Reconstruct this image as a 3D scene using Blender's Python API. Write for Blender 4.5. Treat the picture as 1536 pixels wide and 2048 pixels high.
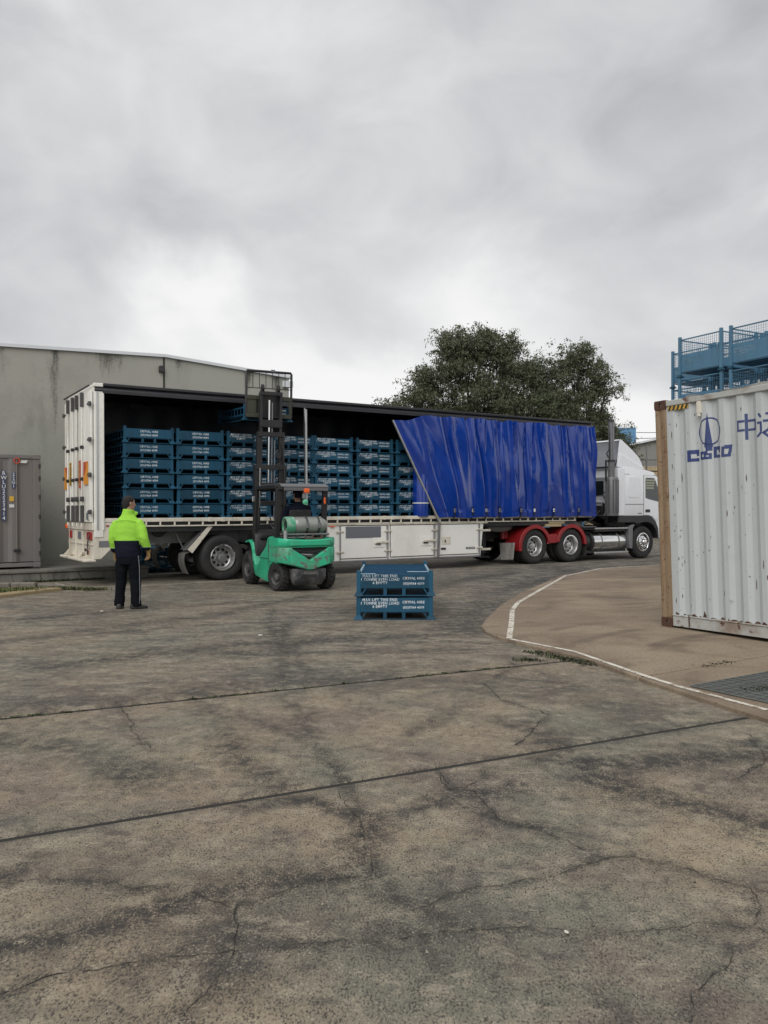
import bpy, bmesh, math, random
import numpy as np
from mathutils import Vector, Matrix
R = math.radians
for o in list(bpy.data.objects):
    bpy.data.objects.remove(o)
scene = bpy.context.scene
col = scene.collection

# ------------------------------------------------------------------ camera
cd = bpy.data.cameras.new('camera')
cam = bpy.data.objects.new('camera', cd)
col.objects.link(cam)
PITCH, ROLL = -0.0029, 0.0030
fw = Vector((0, math.cos(PITCH), math.sin(PITCH)))
up0 = Vector((0, -math.sin(PITCH), math.cos(PITCH)))
rt = math.cos(ROLL) * Vector((1, 0, 0)) - math.sin(ROLL) * up0
up = math.sin(ROLL) * Vector((1, 0, 0)) + math.cos(ROLL) * up0
cam.matrix_world = Matrix(((rt.x, up.x, -fw.x, 0), (rt.y, up.y, -fw.y, 0), (rt.z, up.z, -fw.z, 1.5483), (0, 0, 0, 1)))
cd.sensor_fit = 'VERTICAL'
cd.sensor_height = 32.0
cd.lens = 1616.4 / 2048 * 32.0
cd.clip_start = 0.05
cd.clip_end = 2000
scene.camera = cam

# ------------------------------------------------------------------ world: overcast sky
SUN_ELEV, SUN_AZ = R(44), R(196)          # azimuth clockwise from +Y : behind the camera
w = bpy.data.worlds.new('World')
scene.world = w
w.use_nodes = True
nt = w.node_tree
nt.nodes.clear()
def wn(t, **k):
    n = nt.nodes.new(t)
    for a, b in k.items():
        setattr(n, a, b)
    return n
def wl(a, b): nt.links.new(a, b)
def wmath(op, a, b=None, c=None, clamp=False):
    n = wn('ShaderNodeMath', operation=op, use_clamp=clamp)
    for i, v in enumerate((a, b, c)):
        if v is None: continue
        if isinstance(v, (int, float)): n.inputs[i].default_value = v
        else: wl(v, n.inputs[i])
    return n.outputs[0]
sky = wn('ShaderNodeTexSky', sky_type='NISHITA')
sky.sun_disc = False
sky.sun_elevation = SUN_ELEV
sky.sun_rotation = SUN_AZ
bg_sky = wn('ShaderNodeBackground')
bg_sky.inputs['Strength'].default_value = 0.06
wl(sky.outputs[0], bg_sky.inputs[0])
tc = wn('ShaderNodeTexCoord')
sp = wn('ShaderNodeSeparateXYZ'); wl(tc.outputs['Generated'], sp.inputs[0])
zc = wmath('MAXIMUM', sp.outputs[2], 0.0)
cv = wn('ShaderNodeCombineXYZ')
wl(sp.outputs[0], cv.inputs[0]); wl(sp.outputs[1], cv.inputs[1]); wl(wmath('MULTIPLY', sp.outputs[2], 1.6), cv.inputs[2])
def wnoise(scale, detail, rough, off, dist=0.0):
    m = wn('ShaderNodeMapping'); wl(cv.outputs[0], m.inputs[0]); m.inputs['Location'].default_value = off
    n = wn('ShaderNodeTexNoise'); wl(m.outputs[0], n.inputs['Vector'])
    n.inputs['Scale'].default_value = scale; n.inputs['Detail'].default_value = detail
    n.inputs['Roughness'].default_value = rough; n.inputs['Distortion'].default_value = dist
    return n.outputs['Fac']
nA = wnoise(2.6, 6, 0.50, (3.1, 1.7, 0), 0.35)
nB = wnoise(6.5, 7, 0.52, (7.3, 4.2, 2.0), 0.4)
nC = wnoise(1.1, 3, 0.5, (1.3, 9.1, 5.0), 0.2)
# a grey cloud deck whose ragged lower edge lets white light through above the horizon
hgt = wmath('ADD', zc, wmath('ADD', wmath('MULTIPLY', wmath('SUBTRACT', nA, 0.5), 1.05), wmath('MULTIPLY', wmath('SUBTRACT', nB, 0.5), 0.30)))
bl = wn('ShaderNodeMapRange'); bl.interpolation_type = 'SMOOTHSTEP'; wl(hgt, bl.inputs[0]); bl.inputs[1].default_value = 0.12; bl.inputs[2].default_value = 0.38
belly = wmath('ADD', 0.455, wmath('ADD', wmath('MULTIPLY', wmath('SUBTRACT', nC, 0.5), 0.70), wmath('MULTIPLY', wmath('SUBTRACT', nB, 0.5), 0.34)))
belly = wmath('ADD', belly, wmath('MULTIPLY', zc, 0.06))
lum = wmath('ADD', wmath('MULTIPLY', bl.outputs[0], wmath('SUBTRACT', belly, 0.72)), 0.72)
tint = wn('ShaderNodeMix', data_type='RGBA')
wl(wmath('MULTIPLY', wmath('SUBTRACT', 0.70, lum), 2.4, clamp=True), tint.inputs[0])
tint.inputs[6].default_value = (1.0, 0.998, 0.99, 1)
tint.inputs[7].default_value = (0.955, 0.985, 1.03, 1)
cm = wn('ShaderNodeVectorMath', operation='SCALE'); wl(tint.outputs[2], cm.inputs[0]); wl(lum, cm.inputs['Scale'])
bg_cl = wn('ShaderNodeBackground'); wl(cm.outputs[0], bg_cl.inputs[0]); bg_cl.inputs[1].default_value = 1.0
mx = wn('ShaderNodeMixShader'); mx.inputs[0].default_value = 0.96
wl(bg_sky.outputs[0], mx.inputs[1]); wl(bg_cl.outputs[0], mx.inputs[2])
wo = wn('ShaderNodeOutputWorld'); wl(mx.outputs[0], wo.inputs[0])

# ------------------------------------------------------------------ sun through thick cloud
sd = bpy.data.lights.new('sun', 'SUN')
sd.energy = 1.5
sd.angle = R(50)
sd.color = (1.0, 0.975, 0.94)
sun = bpy.data.objects.new('sun', sd)
col.objects.link(sun)
dirv = Vector((math.sin(SUN_AZ) * math.cos(SUN_ELEV), math.cos(SUN_AZ) * math.cos(SUN_ELEV), math.sin(SUN_ELEV)))
sun.rotation_euler = dirv.to_track_quat('Z', 'Y').to_euler()
scene.view_settings.view_transform = 'Standard'
scene.view_settings.look = 'None'
scene.view_settings.exposure = 0.40
scene.view_settings.gamma = 1.0
scene.view_settings.use_curve_mapping = False

# ------------------------------------------------------------------ mesh helpers
class MB:
    def __init__(s): s.v = []; s.f = []; s.m = []; s.mi = 0
    def add(s, vs, fs):
        b = len(s.v)
        s.v += [tuple(p) for p in vs]
        for f in fs:
            s.f.append(tuple(b + i for i in f)); s.m.append(s.mi)
        return s
    def mat(s, i): s.mi = i; return s
    def box(s, x0, x1, y0, y1, z0, z1):
        vs = [(x, y, z) for z in (z0, z1) for y in (y0, y1) for x in (x0, x1)]
        return s.add(vs, [(0, 2, 3, 1), (4, 5, 7, 6), (0, 1, 5, 4), (2, 6, 7, 3), (0, 4, 6, 2), (1, 3, 7, 5)])
    def beam(s, p, q, a, b, upv=(0, 0, 1)):
        p, q = Vector(p), Vector(q); d = (q - p).normalized(); upv = Vector(upv)
        if abs(d.dot(upv)) > 0.99: upv = Vector((1, 0, 0))
        x = d.cross(upv).normalized(); y = x.cross(d)
        vs = [c + x * i * a / 2 + y * j * b / 2 for c in (p, q) for i, j in ((-1, -1), (1, -1), (1, 1), (-1, 1))]
        return s.add(vs, [(0, 3, 2, 1), (4, 5, 6, 7), (0, 1, 5, 4), (1, 2, 6, 5), (2, 3, 7, 6), (3, 0, 4, 7)])
    def prism(s, poly, axis, a, b):
        n = len(poly)
        def P(u, w_, t):
            return {'y': (u, t, w_), 'x': (t, u, w_), 'z': (u, w_, t)}[axis]
        vs = [P(u, w_, a) for u, w_ in poly] + [P(u, w_, b) for u, w_ in poly]
        fs = [tuple(range(n)), tuple(range(2 * n - 1, n - 1, -1))] + [(i, (i + 1) % n, n + (i + 1) % n, n + i) for i in range(n)]
        return s.add(vs, fs)
    def tube(s, pts, r, n=8, caps=True, flat=1.0):
        pts = [Vector(p) for p in pts]; k = len(pts)
        rs = r if isinstance(r, (list, tuple)) else [r] * k
        vs = []; x = None
        for i, p in enumerate(pts):
            d = (pts[min(i + 1, k - 1)] - pts[max(i - 1, 0)]).normalized()
            if x is None:
                x = d.cross(Vector((0, 0, 1)))
                if x.length < 0.05: x = d.cross(Vector((0, 1, 0)))
            x = (x - d * x.dot(d)).normalized(); y = d.cross(x)
            for j in range(n):
                a = 2 * math.pi * j / n
                vs.append(p + x * math.cos(a) * rs[i] + y * math.sin(a) * rs[i] * flat)
        fs = [(i * n + j, i * n + (j + 1) % n, (i + 1) * n + (j + 1) % n, (i + 1) * n + j) for i in range(k - 1) for j in range(n)]
        if caps: fs += [tuple(range(n - 1, -1, -1)), tuple(range((k - 1) * n, k * n))]
        return s.add(vs, fs)
    def lathe(s, prof, c=(0, 0, 0), ax=(0, 1, 0), n=32, closed=False):
        c, ax = Vector(c), Vector(ax).normalized()
        x = ax.cross(Vector((0, 0, 1)))
        if x.length < 0.05: x = Vector((1, 0, 0))
        x.normalize(); y = ax.cross(x); k = len(prof)
        vs = [c + ax * h_ + (x * math.cos(2 * math.pi * j / n) + y * math.sin(2 * math.pi * j / n)) * max(r_, 1e-4) for r_, h_ in prof for j in range(n)]
        fs = [(i * n + j, i * n + (j + 1) % n, ((i + 1) % k) * n + (j + 1) % n, ((i + 1) % k) * n + j) for i in range(k if closed else k - 1) for j in range(n)]
        return s.add(vs, fs)
    def grid(s, fn, us, vs_):
        nu, nv = len(us), len(vs_)
        P = [fn(u, v) for u in us for v in vs_]
        return s.add(P, [(i * nv + j, (i + 1) * nv + j, (i + 1) * nv + j + 1, i * nv + j + 1) for i in range(nu - 1) for j in range(nv - 1)])
    def loft(s, rings, caps=True):
        n = len(rings[0]); k = len(rings)
        vs = [p for r_ in rings for p in r_]
        fs = [(i * n + j, i * n + (j + 1) % n, (i + 1) * n + (j + 1) % n, (i + 1) * n + j) for i in range(k - 1) for j in range(n)]
        if caps: fs += [tuple(range(n - 1, -1, -1)), tuple(range((k - 1) * n, k * n))]
        return s.add(vs, fs)
    def mesh(s, name, mats, smooth=35, bevel=0, recalc=True, seg=1):
        me = bpy.data.meshes.new(name)
        me.from_pydata(s.v, [], s.f)
        if not isinstance(mats, (list, tuple)): mats = [mats]
        for m_ in mats: me.materials.append(m_)
        if len(mats) > 1: me.polygons.foreach_set('material_index', s.m)
        if recalc or bevel:
            bm = bmesh.new(); bm.from_mesh(me)
            if recalc: bmesh.ops.recalc_face_normals(bm, faces=bm.faces)
            if bevel:
                ed = [e_ for e_ in bm.edges if len(e_.link_faces) == 2 and e_.calc_face_angle(0) > R(40)]
                bmesh.ops.bevel(bm, geom=ed, offset=bevel, segments=seg, affect='EDGES', clamp_overlap=True, profile=0.6)
            bm.to_mesh(me); bm.free()
        if smooth:
            me.polygons.foreach_set('use_smooth', [True] * len(me.polygons))
            me.set_sharp_from_angle(angle=R(smooth))
        me.update()
        return me
    def build(s, name, mats, parent=None, **k):
        return link(name, s.mesh(name, mats, **k), parent)

def link(name, data, parent=None):
    o = bpy.data.objects.new(name, data)
    col.objects.link(o)
    if parent is not None: o.parent = parent
    return o
def tag(o, label=None, cat=None, group=None, kind=None):
    for k, v in (('label', label), ('category', cat), ('group', group), ('kind', kind)):
        if v: o[k] = v
    return o
def thing(name, label, cat, loc=(0, 0, 0), rz=0.0, group=None):
    o = link(name, None)
    o.location = loc; o.rotation_euler = (0, 0, rz)
    return tag(o, label, cat, group)
def struct(o): return tag(o, kind='structure')
def stuff(o): return tag(o, kind='stuff')
def copy_tree(o, parent=None):
    c = o.copy(); col.objects.link(c)
    if parent is not None: c.parent = parent
    for ch in list(o.children): copy_tree(ch, c)
    return c
def place(name, me, parent, loc=(0, 0, 0), rot=(0, 0, 0)):
    o = link(name, me, parent); o.location = loc; o.rotation_euler = rot
    return o
def text_mesh(lines, size, mat, align='CENTER', spacing=1.0, sx=1.0, bold=0.0):
    """flat lettering in the x-z plane facing -y, joined into one mesh"""
    vs, fs = [], []
    for txt, ox, oz, sz in lines:
        cu = bpy.data.curves.new('t', 'FONT'); cu.body = txt; cu.size = sz * size
        cu.align_x = align; cu.align_y = 'CENTER'; cu.resolution_u = 2; cu.space_character = spacing
        cu.offset = bold
        ob = bpy.data.objects.new('t', cu); col.objects.link(ob)
        bpy.context.view_layer.update()
        me = bpy.data.meshes.new_from_object(ob.evaluated_get(bpy.context.evaluated_depsgraph_get()))
        b = len(vs)
        vs += [(v.co.x * sx + ox, 0.0, v.co.y + oz) for v in me.vertices]
        fs += [tuple(b + i for i in p.vertices) for p in me.polygons]
        bpy.data.objects.remove(ob); bpy.data.meshes.remove(me); bpy.data.curves.remove(cu)
    me = bpy.data.meshes.new('lettering'); me.from_pydata(vs, [], fs); me.materials.append(mat); me.update()
    return me

# ------------------------------------------------------------------ material helper
class NT:
    def __init__(s, name):
        s.m = bpy.data.materials.new(name); s.m.use_nodes = True
        s.t = s.m.node_tree; s.b = s.t.nodes['Principled BSDF']
        s.co = None
    def n(s, t, **k):
        x = s.t.nodes.new(t)
        for a, b in k.items(): setattr(x, a, b)
        return x
    def l(s, a, b): s.t.links.new(a, b)
    def pos(s, obj=True):
        if s.co is None:
            s.co = s.n('ShaderNodeTexCoord').outputs['Object'] if obj else s.n('ShaderNodeNewGeometry').outputs['Position']
        return s.co
    def noise(s, scale, detail=4, rough=0.55, off=(0, 0, 0), stretch=(1, 1, 1), dist=0.0, rot=(0, 0, 0)):
        mp = s.n('ShaderNodeMapping'); s.l(s.pos(), mp.inputs[0])
        mp.inputs['Location'].default_value = off; mp.inputs['Scale'].default_value = stretch; mp.inputs['Rotation'].default_value = rot
        x = s.n('ShaderNodeTexNoise'); s.l(mp.outputs[0], x.inputs['Vector'])
        for a, b in (('Scale', scale), ('Detail', detail), ('Roughness', rough), ('Distortion', dist)): x.inputs[a].default_value = b
        return x.outputs['Fac']
    def mth(s, op, a, b=None, clamp=False):
        x = s.n('ShaderNodeMath', operation=op, use_clamp=clamp)
        for i, v in enumerate((a, b)):
            if v is None: continue
            if isinstance(v, (int, float)): x.inputs[i].default_value = v
            else: s.l(v, x.inputs[i])
        return x.outputs[0]
    def step(s, v, lo, hi):
        x = s.n('ShaderNodeMapRange'); x.interpolation_type = 'SMOOTHSTEP'
        s.l(v, x.inputs[0]); x.inputs[1].default_value = lo; x.inputs[2].default_value = hi
        return x.outputs[0]
    def mix(s, f, a, b, mode='MIX'):
        x = s.n('ShaderNodeMix', data_type='RGBA', blend_type=mode)
        for i, v in ((0, f), (6, a), (7, b)):
            if isinstance(v, (int, float)): x.inputs[i].default_value = v if i == 0 else (v, v, v, 1)
            elif isinstance(v, tuple): x.inputs[i].default_value = v + (1,) if len(v) == 3 else v
            else: s.l(v, x.inputs[i])
        return x.outputs[2]
    def bump(s, h, strength=0.3, dist=0.01):
        x = s.n('ShaderNodeBump'); x.inputs['Strength'].default_value = strength; x.inputs['Distance'].default_value = dist
        s.l(h, x.inputs['Height']); s.l(x.outputs[0], s.b.inputs['Normal'])
    def out(s, c=None, rough=None, metal=None, spec=None, coat=None):
        for nm, v in (('Base Color', c), ('Roughness', rough), ('Metallic', metal), ('Specular IOR Level', spec), ('Coat Weight', coat)):
            if v is None: continue
            if isinstance(v, (int, float)): s.b.inputs[nm].default_value = v
            elif isinstance(v, tuple): s.b.inputs[nm].default_value = v + (1,)
            else: s.l(v, s.b.inputs[nm])
        return s.m

def worn(name, base, dirt=(0.09, 0.075, 0.06), amt=0.5, scale=2.0, rough=0.5, metal=0.0, streak=True, rust=0.0, var=0.0, fleck=0.0, rustc=(0.16, 0.06, 0.025), spec=None):
    """paint with grime in uneven vertical runs, chips of rust and small flecks"""
    k = NT(name)
    c = base
    if var:
        oi = k.n('ShaderNodeObjectInfo')
        hs = k.n('ShaderNodeHueSaturation'); hs.inputs['Color'].default_value = base + (1,)
        k.l(k.mth('ADD', k.mth('MULTIPLY', oi.outputs['Random'], var), 1 - var / 2), hs.inputs['Value'])
        c = hs.outputs[0]
    n1 = k.noise(scale, 6, 0.62, stretch=(1, 1, 0.25) if streak else (1, 1, 1), dist=0.4)
    n2 = k.noise(scale * 7, 4, 0.6, off=(3, 1, 7))
    d = k.mth('MULTIPLY', k.step(k.mth('ADD', n1, k.mth('MULTIPLY', k.mth('SUBTRACT', n2, 0.5), 0.35)), 0.40, 0.78), amt)
    c = k.mix(d, c, dirt)
    if fleck:
        n3 = k.noise(scale * 20, 3, 0.6, off=(9, 2, 4))
        c = k.mix(k.mth('MULTIPLY', k.step(n3, 0.66, 0.72), fleck), c, dirt)
    r_ = k.mth('ADD', k.mth('MULTIPLY', n2, 0.2), rough - 0.1)
    mt = metal
    if rust:
        n4 = k.noise(scale * 2.3, 7, 0.68, off=(5, 8, 1), dist=0.6)
        f_ = k.step(n4, 0.66 - 0.2 * rust, 0.74 - 0.2 * rust)
        n5 = k.noise(scale * 14, 4, 0.6, off=(1, 1, 2))
        c = k.mix(f_, c, k.mix(n5, rustc, (rustc[0] * 0.35, rustc[1] * 0.4, rustc[2] * 0.6)))
        r_ = k.mix(f_, r_, 0.85)
        k.bump(n4, 0.15, 0.004)
    return k.out(c, r_, mt, spec)
def plain(name, base, rough=0.5, metal=0.0, n=0.12, scale=9.0, bump=0.0, spec=None, coat=None):
    k = NT(name)
    a = k.noise(scale, 5, 0.6)
    lo = tuple(x * (1 - n) for x in base); hi = tuple(min(1, x * (1 + n)) for x in base)
    r_ = k.mth('ADD', k.mth('MULTIPLY', a, 0.16), rough - 0.08)
    if bump: k.bump(a, bump, 0.004)
    return k.out(k.mix(a, lo, hi), r_, metal, spec, coat)

M = {}
M['white'] = worn('white_paint', (0.78, 0.77, 0.72), (0.30, 0.26, 0.20), 0.40, 1.6, 0.42, fleck=0.35)
M['cream'] = worn('cream_paint', (0.66, 0.62, 0.53), (0.26, 0.21, 0.15), 0.55, 2.2, 0.5, fleck=0.5, rust=0.25)
M['cabwhite'] = worn('cab_white', (0.80, 0.82, 0.86), (0.5, 0.48, 0.44), 0.15, 0.8, 0.25)
M['boxwhite'] = worn('toolbox_white', (0.80, 0.79, 0.75), (0.42, 0.37, 0.30), 0.28, 1.1, 0.35)
M['alu'] = plain('dull_aluminium', (0.50, 0.50, 0.50), 0.38, 0.85, 0.18, 12)
M['chrome'] = plain('polished_alloy', (0.72, 0.72, 0.72), 0.16, 1.0, 0.1, 14)
M['steel'] = worn('grey_steel', (0.20, 0.20, 0.21), (0.06, 0.05, 0.045), 0.6, 3.0, 0.5, 0.3)
M['darksteel'] = worn('dark_hardware', (0.075, 0.075, 0.075), (0.03, 0.028, 0.025), 0.6, 4.0, 0.5, 0.2)
M['exh'] = plain('exhaust_grey', (0.20, 0.20, 0.21), 0.35, 0.8, 0.2, 12)
M['black'] = worn('black_paint', (0.022, 0.022, 0.025), (0.07, 0.065, 0.06), 0.35, 2.5, 0.45)
M['rail'] = worn('roof_rail_black', (0.018, 0.018, 0.022), (0.05, 0.05, 0.055), 0.4, 1.2, 0.4, streak=False)
M['rubber'] = worn('tyre_rubber', (0.017, 0.017, 0.018), (0.06, 0.055, 0.05), 0.5, 5.0, 0.8, streak=False)
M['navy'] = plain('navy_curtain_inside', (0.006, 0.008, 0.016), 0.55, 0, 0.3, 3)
M['deck'] = plain('deck_boards', (0.05, 0.042, 0.035), 0.7, 0, 0.4, 8)
M['blue'] = worn('crate_blue', (0.012, 0.068, 0.120), (0.009, 0.017, 0.025), 0.5, 2.6, 0.55, var=0.6, fleck=0.6, rust=0.12, spec=0.25)
M['bluelid'] = worn('crate_lid_blue', (0.015, 0.070, 0.14), (0.012, 0.02, 0.03), 0.5, 6.0, 0.5, fleck=0.6, spec=0.25)
M['cage'] = worn('cage_blue', (0.062, 0.165, 0.26), (0.04, 0.065, 0.09), 0.5, 2.6, 0.5, var=0.2, fleck=0.4)
M['wornblue'] = plain('pale_worn_blue', (0.26, 0.38, 0.46), 0.55, 0, 0.3, 18)
def faded(name, c, amt):
    k = NT(name)
    a = k.noise(9, 4, 0.6); b = k.noise(38, 3, 0.6, off=(4, 4, 1))
    oi = k.n('ShaderNodeObjectInfo')
    f_ = k.mth('MULTIPLY', k.step(k.mth('ADD', k.mth('ADD', a, k.mth('MULTIPLY', b, 0.5)), k.mth('MULTIPLY', oi.outputs['Random'], 0.16)), 0.74, 0.98), amt)
    return k.out(k.mix(f_, c, (0.05, 0.12, 0.19)), 0.6)
M['ink'] = faded('stencil_white', (0.78, 0.83, 0.86), 0.55)
M['inkpale'] = faded('stencil_faded', (0.25, 0.34, 0.40), 0.9)
M['red'] = worn('mudguard_red', (0.27, 0.010, 0.014), (0.10, 0.03, 0.03), 0.45, 3.0, 0.35)
M['lampred'] = plain('red_lens', (0.33, 0.02, 0.018), 0.25, 0, 0.2, 20)
M['orange'] = plain('orange_lens', (0.75, 0.12, 0.02), 0.3, 0, 0.15, 20)
M['signorange'] = worn('reflective_orange', (0.75, 0.30, 0.03), (0.3, 0.15, 0.05), 0.3, 4, 0.4)
M['signyellow'] = worn('reflective_yellow', (0.62, 0.38, 0.04), (0.25, 0.15, 0.05), 0.35, 4, 0.4)
M['signred'] = worn('reflective_red', (0.50, 0.06, 0.03), (0.2, 0.06, 0.04), 0.3, 4, 0.4)
M['glass'] = plain('dark_glass', (0.02, 0.028, 0.03), 0.06, 0, 0.1, 3, spec=0.8)
M['grey'] = plain('grey_panel', (0.135, 0.145, 0.165), 0.6, 0, 0.08, 4)
M['flap'] = worn('grey_flap', (0.16, 0.155, 0.145), (0.06, 0.055, 0.05), 0.6, 5, 0.7)
M['timber'] = plain('pale_timber', (0.42, 0.33, 0.20), 0.75, 0, 0.25, 7)
# ------------------------------------------------------------------ ground
rng = np.random.default_rng(7)
CR = [
 [(-1.9, 2.2), (-1.23, 2.58), (-1.09, 2.71), (-0.9, 2.75), (-0.71, 2.8), (-0.53, 2.83), (-0.3, 2.86), (0.0, 2.9), (0.16, 2.94), (0.35, 2.97), (0.44, 2.98), (0.59, 2.97), (0.74, 2.93), (0.93, 2.96), (1.17, 2.99), (1.37, 2.99)],
 [(1.37, 2.99), (1.46, 3.15), (1.48, 3.28), (1.38, 3.39), (1.22, 3.51), (1.07, 3.61), (0.97, 3.59), (0.77, 3.44), (0.51, 3.33), (0.32, 3.28), (0.05, 3.1)],
 [(0.97, 3.59), (0.88, 3.75), (0.71, 3.93), (0.57, 4.02), (0.49, 4.42), (0.36, 4.46), (0.3, 4.85)],
 [(-0.64, 2.45), (-0.56, 2.58), (-0.53, 2.78), (-0.59, 3.16), (-0.43, 3.29), (-0.27, 3.38), (-0.06, 3.42)],
 [(-0.06, 3.42), (-0.12, 3.97), (-0.23, 4.45)],
 [(-2.2, 6.6), (-1.97, 6.11), (-1.76, 5.63), (-1.5, 5.2)],
 [(0.72, 7.23), (1.03, 7.5), (1.37, 8.0)], [(0.78, 7.69), (1.03, 7.5), (1.32, 7.32), (1.75, 7.1)],
 [(0.3, 4.85), (0.36, 4.46), (0.54, 4.58), (0.61, 4.8)], [(2.5, 5.52), (2.41, 5.18), (2.36, 4.97), (2.0, 4.6)],
 [(1.37, 2.99), (1.42, 2.9), (1.6, 2.8)], [(1.21, 2.83), (1.14, 2.71), (1.05, 2.61), (0.99, 2.57), (0.9, 2.4)],
 [(0.86, 5.3), (1.24, 6.08), (0.94, 6.56), (0.9, 7.2)], [(-1.6, 3.36), (-1.41, 3.38), (-1.19, 3.36), (-1.04, 3.29), (-0.85, 3.3)],
 [(-0.85, 3.3), (-0.59, 3.16)], [(-0.9, 10.6), (0.6, 9.6), (1.2, 9.3)], [(-4.5, 9.6), (-2.4, 10.9), (-0.2, 11.4)],
]
STAINS = [
 (0.14, [(-0.06, 3.38), (-0.13, 3.78), (-0.02, 4.03), (0.26, 4.22), (0.52, 4.42), (0.72, 4.49)]),
 (0.10, [(-0.06, 3.42), (-0.12, 3.97), (-0.23, 4.63), (-0.5, 5.43), (-1.09, 6.1), (-1.55, 6.59)]),
 (0.10, [(0.24, 4.3), (0.42, 4.23), (0.57, 4.02), (0.75, 3.9)]),
 (0.16, [(-1.36, 2.85), (-1.13, 2.94), (-0.94, 3.09), (-0.78, 3.21), (-0.52, 3.33), (-0.15, 3.45)]),
 (0.12, [(-0.71, 4.24), (-0.4, 4.31), (-0.07, 4.03)]),
 (0.20, [(0.85, 5.94), (1.13, 5.54), (1.14, 5.09), (1.23, 4.61), (1.49, 4.29), (1.82, 4.01)]),
 (0.15, [(-1.51, 6.59), (-1.14, 5.75), (-0.9, 5.0), (-0.59, 4.55)]),
 (0.34, [(-3.6, 6.0), (-2.99, 6.28), (-2.33, 6.6), (-1.19, 7.15), (-0.04, 7.57)]),
 (0.20, [(0.99, 4.99), (1.45, 4.88), (1.94, 4.98), (2.46, 5.18)]),
 (0.13, [(0.0, 3.01), (0.14, 2.94), (0.34, 2.9), (0.53, 2.97)]),
 (0.10, [(0.0, 3.24), (0.21, 3.04), (0.35, 2.97)]),
 (0.15, [(-0.5, 2.66), (-0.58, 2.84), (-0.53, 2.94)]),
 (0.12, [(0.59, 2.65), (0.73, 2.44)]), (0.12, [(-1.57, 3.58), (-1.62, 3.39)]),
 (0.30, [(-2.6, 5.46), (-2.0, 5.22), (-1.41, 4.64)]),
 (0.15, [(-0.5, 5.43), (-1.04, 8.07), (-1.34, 10.88)]),
 (0.12, [(0.54, 6.65), (1.13, 7.55), (1.34, 8.3)]),
 (0.12, [(0.17, 5.55), (0.64, 6.39), (0.8, 6.74)]),
 (0.14, [(-0.84, 8.07), (-1.2, 9.27), (-1.54, 10.88), (-1.78, 12.83)]),
 (0.12, [(-0.32, 6.58), (-0.84, 8.07), (-1.12, 9.62)]),
 (0.5, [(0.9, 10.4), (2.3, 15.5), (5.2, 21.0)]), (0.5, [(-0.6, 12.2), (1.6, 17.5), (4.8, 22.0)]),
 (0.25, [(-4.6, 9.5), (-2.5, 12.0), (-1.3, 14.6)]), (0.22, [(-5.2, 11.5), (-2.4, 13.6), (0.2, 14.2)]),
 (0.3, [(-3.4, 8.0), (-1.5, 9.4), (0.8, 10.0)]), (0.2, [(-2.6, 8.9), (-1.2, 8.7), (0.9, 8.9)]),
]
OIL = [(0.34, 3.75), (0.14, 3.67), (0.13, 2.97), (0.33, 2.77), (0.35, 2.65), (0.37, 2.57), (0.18, 2.7), (0.48, 2.79), (0.51, 2.64), (0.46, 2.57), (0.5, 2.52), (-1.29, 4.64), (0.28, 3.47)]
def seg_dist(P, pl):
    d = np.full(len(P), 1e9)
    for a, b in zip(pl[:-1], pl[1:]):
        a, b = np.array(a), np.array(b); ab = b - a
        t = np.clip(((P - a) @ ab) / (ab @ ab), 0, 1)
        d = np.minimum(d, np.hypot(*(P - a - t[:, None] * ab).T))
    return d
def wob(P, s, seed):
    g = np.random.default_rng(seed); o = np.zeros(len(P))
    for _ in range(6):
        k = g.normal(0, s, 2); o += np.sin(P @ k + g.uniform(0, 6.28))
    return o / 6
def stain_of(P):
    s = np.zeros(len(P)); wb = 1 + 0.7 * wob(P, 5, 1); am = 0.75 + 0.5 * wob(P, 1.8, 2)
    for w_, pl in STAINS:
        s = np.maximum(s, np.exp(-(seg_dist(P, pl) / (w_ * 0.75 * wb)) ** 2) * 0.95 * am)
    for pl in CR:
        s = np.maximum(s, np.exp(-(seg_dist(P, pl) / (0.045 * wb)) ** 2) * 0.8 * am)
    for a_, b_ in ((7.371, 0.4707), (4.684, 0.488)):
        s = np.maximum(s, np.exp(-(((P[:, 1] - a_ - b_ * P[:, 0]) * 0.9) / (0.05 * wb)) ** 2) * 0.6 * am)
    for i, c in enumerate(OIL):
        s = np.maximum(s, np.exp(-(np.hypot(*(P - np.array(c)).T) / (0.05 * wb)) ** 2) * 0.8)
    return np.clip(s, 0, 1)
def zone_of(P):
    far = P[:, 1] - (7.371 + 0.4707 * P[:, 0])
    z = np.clip(far / 0.35, 0, 1) * (0.36 + 0.12 * wob(P, 0.5, 5))
    lane = 1 / (1 + np.exp(-(P[:, 0] - 0.30 * P[:, 1] + 3.0) * 2.2)) * np.clip((P[:, 1] - 9.5) / 3, 0, 1)
    tr = np.clip((P[:, 1] - 15.0) / 2.5, 0, 1)
    return np.clip(z + 0.35 * lane + 0.25 * tr, 0, 1)

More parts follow.
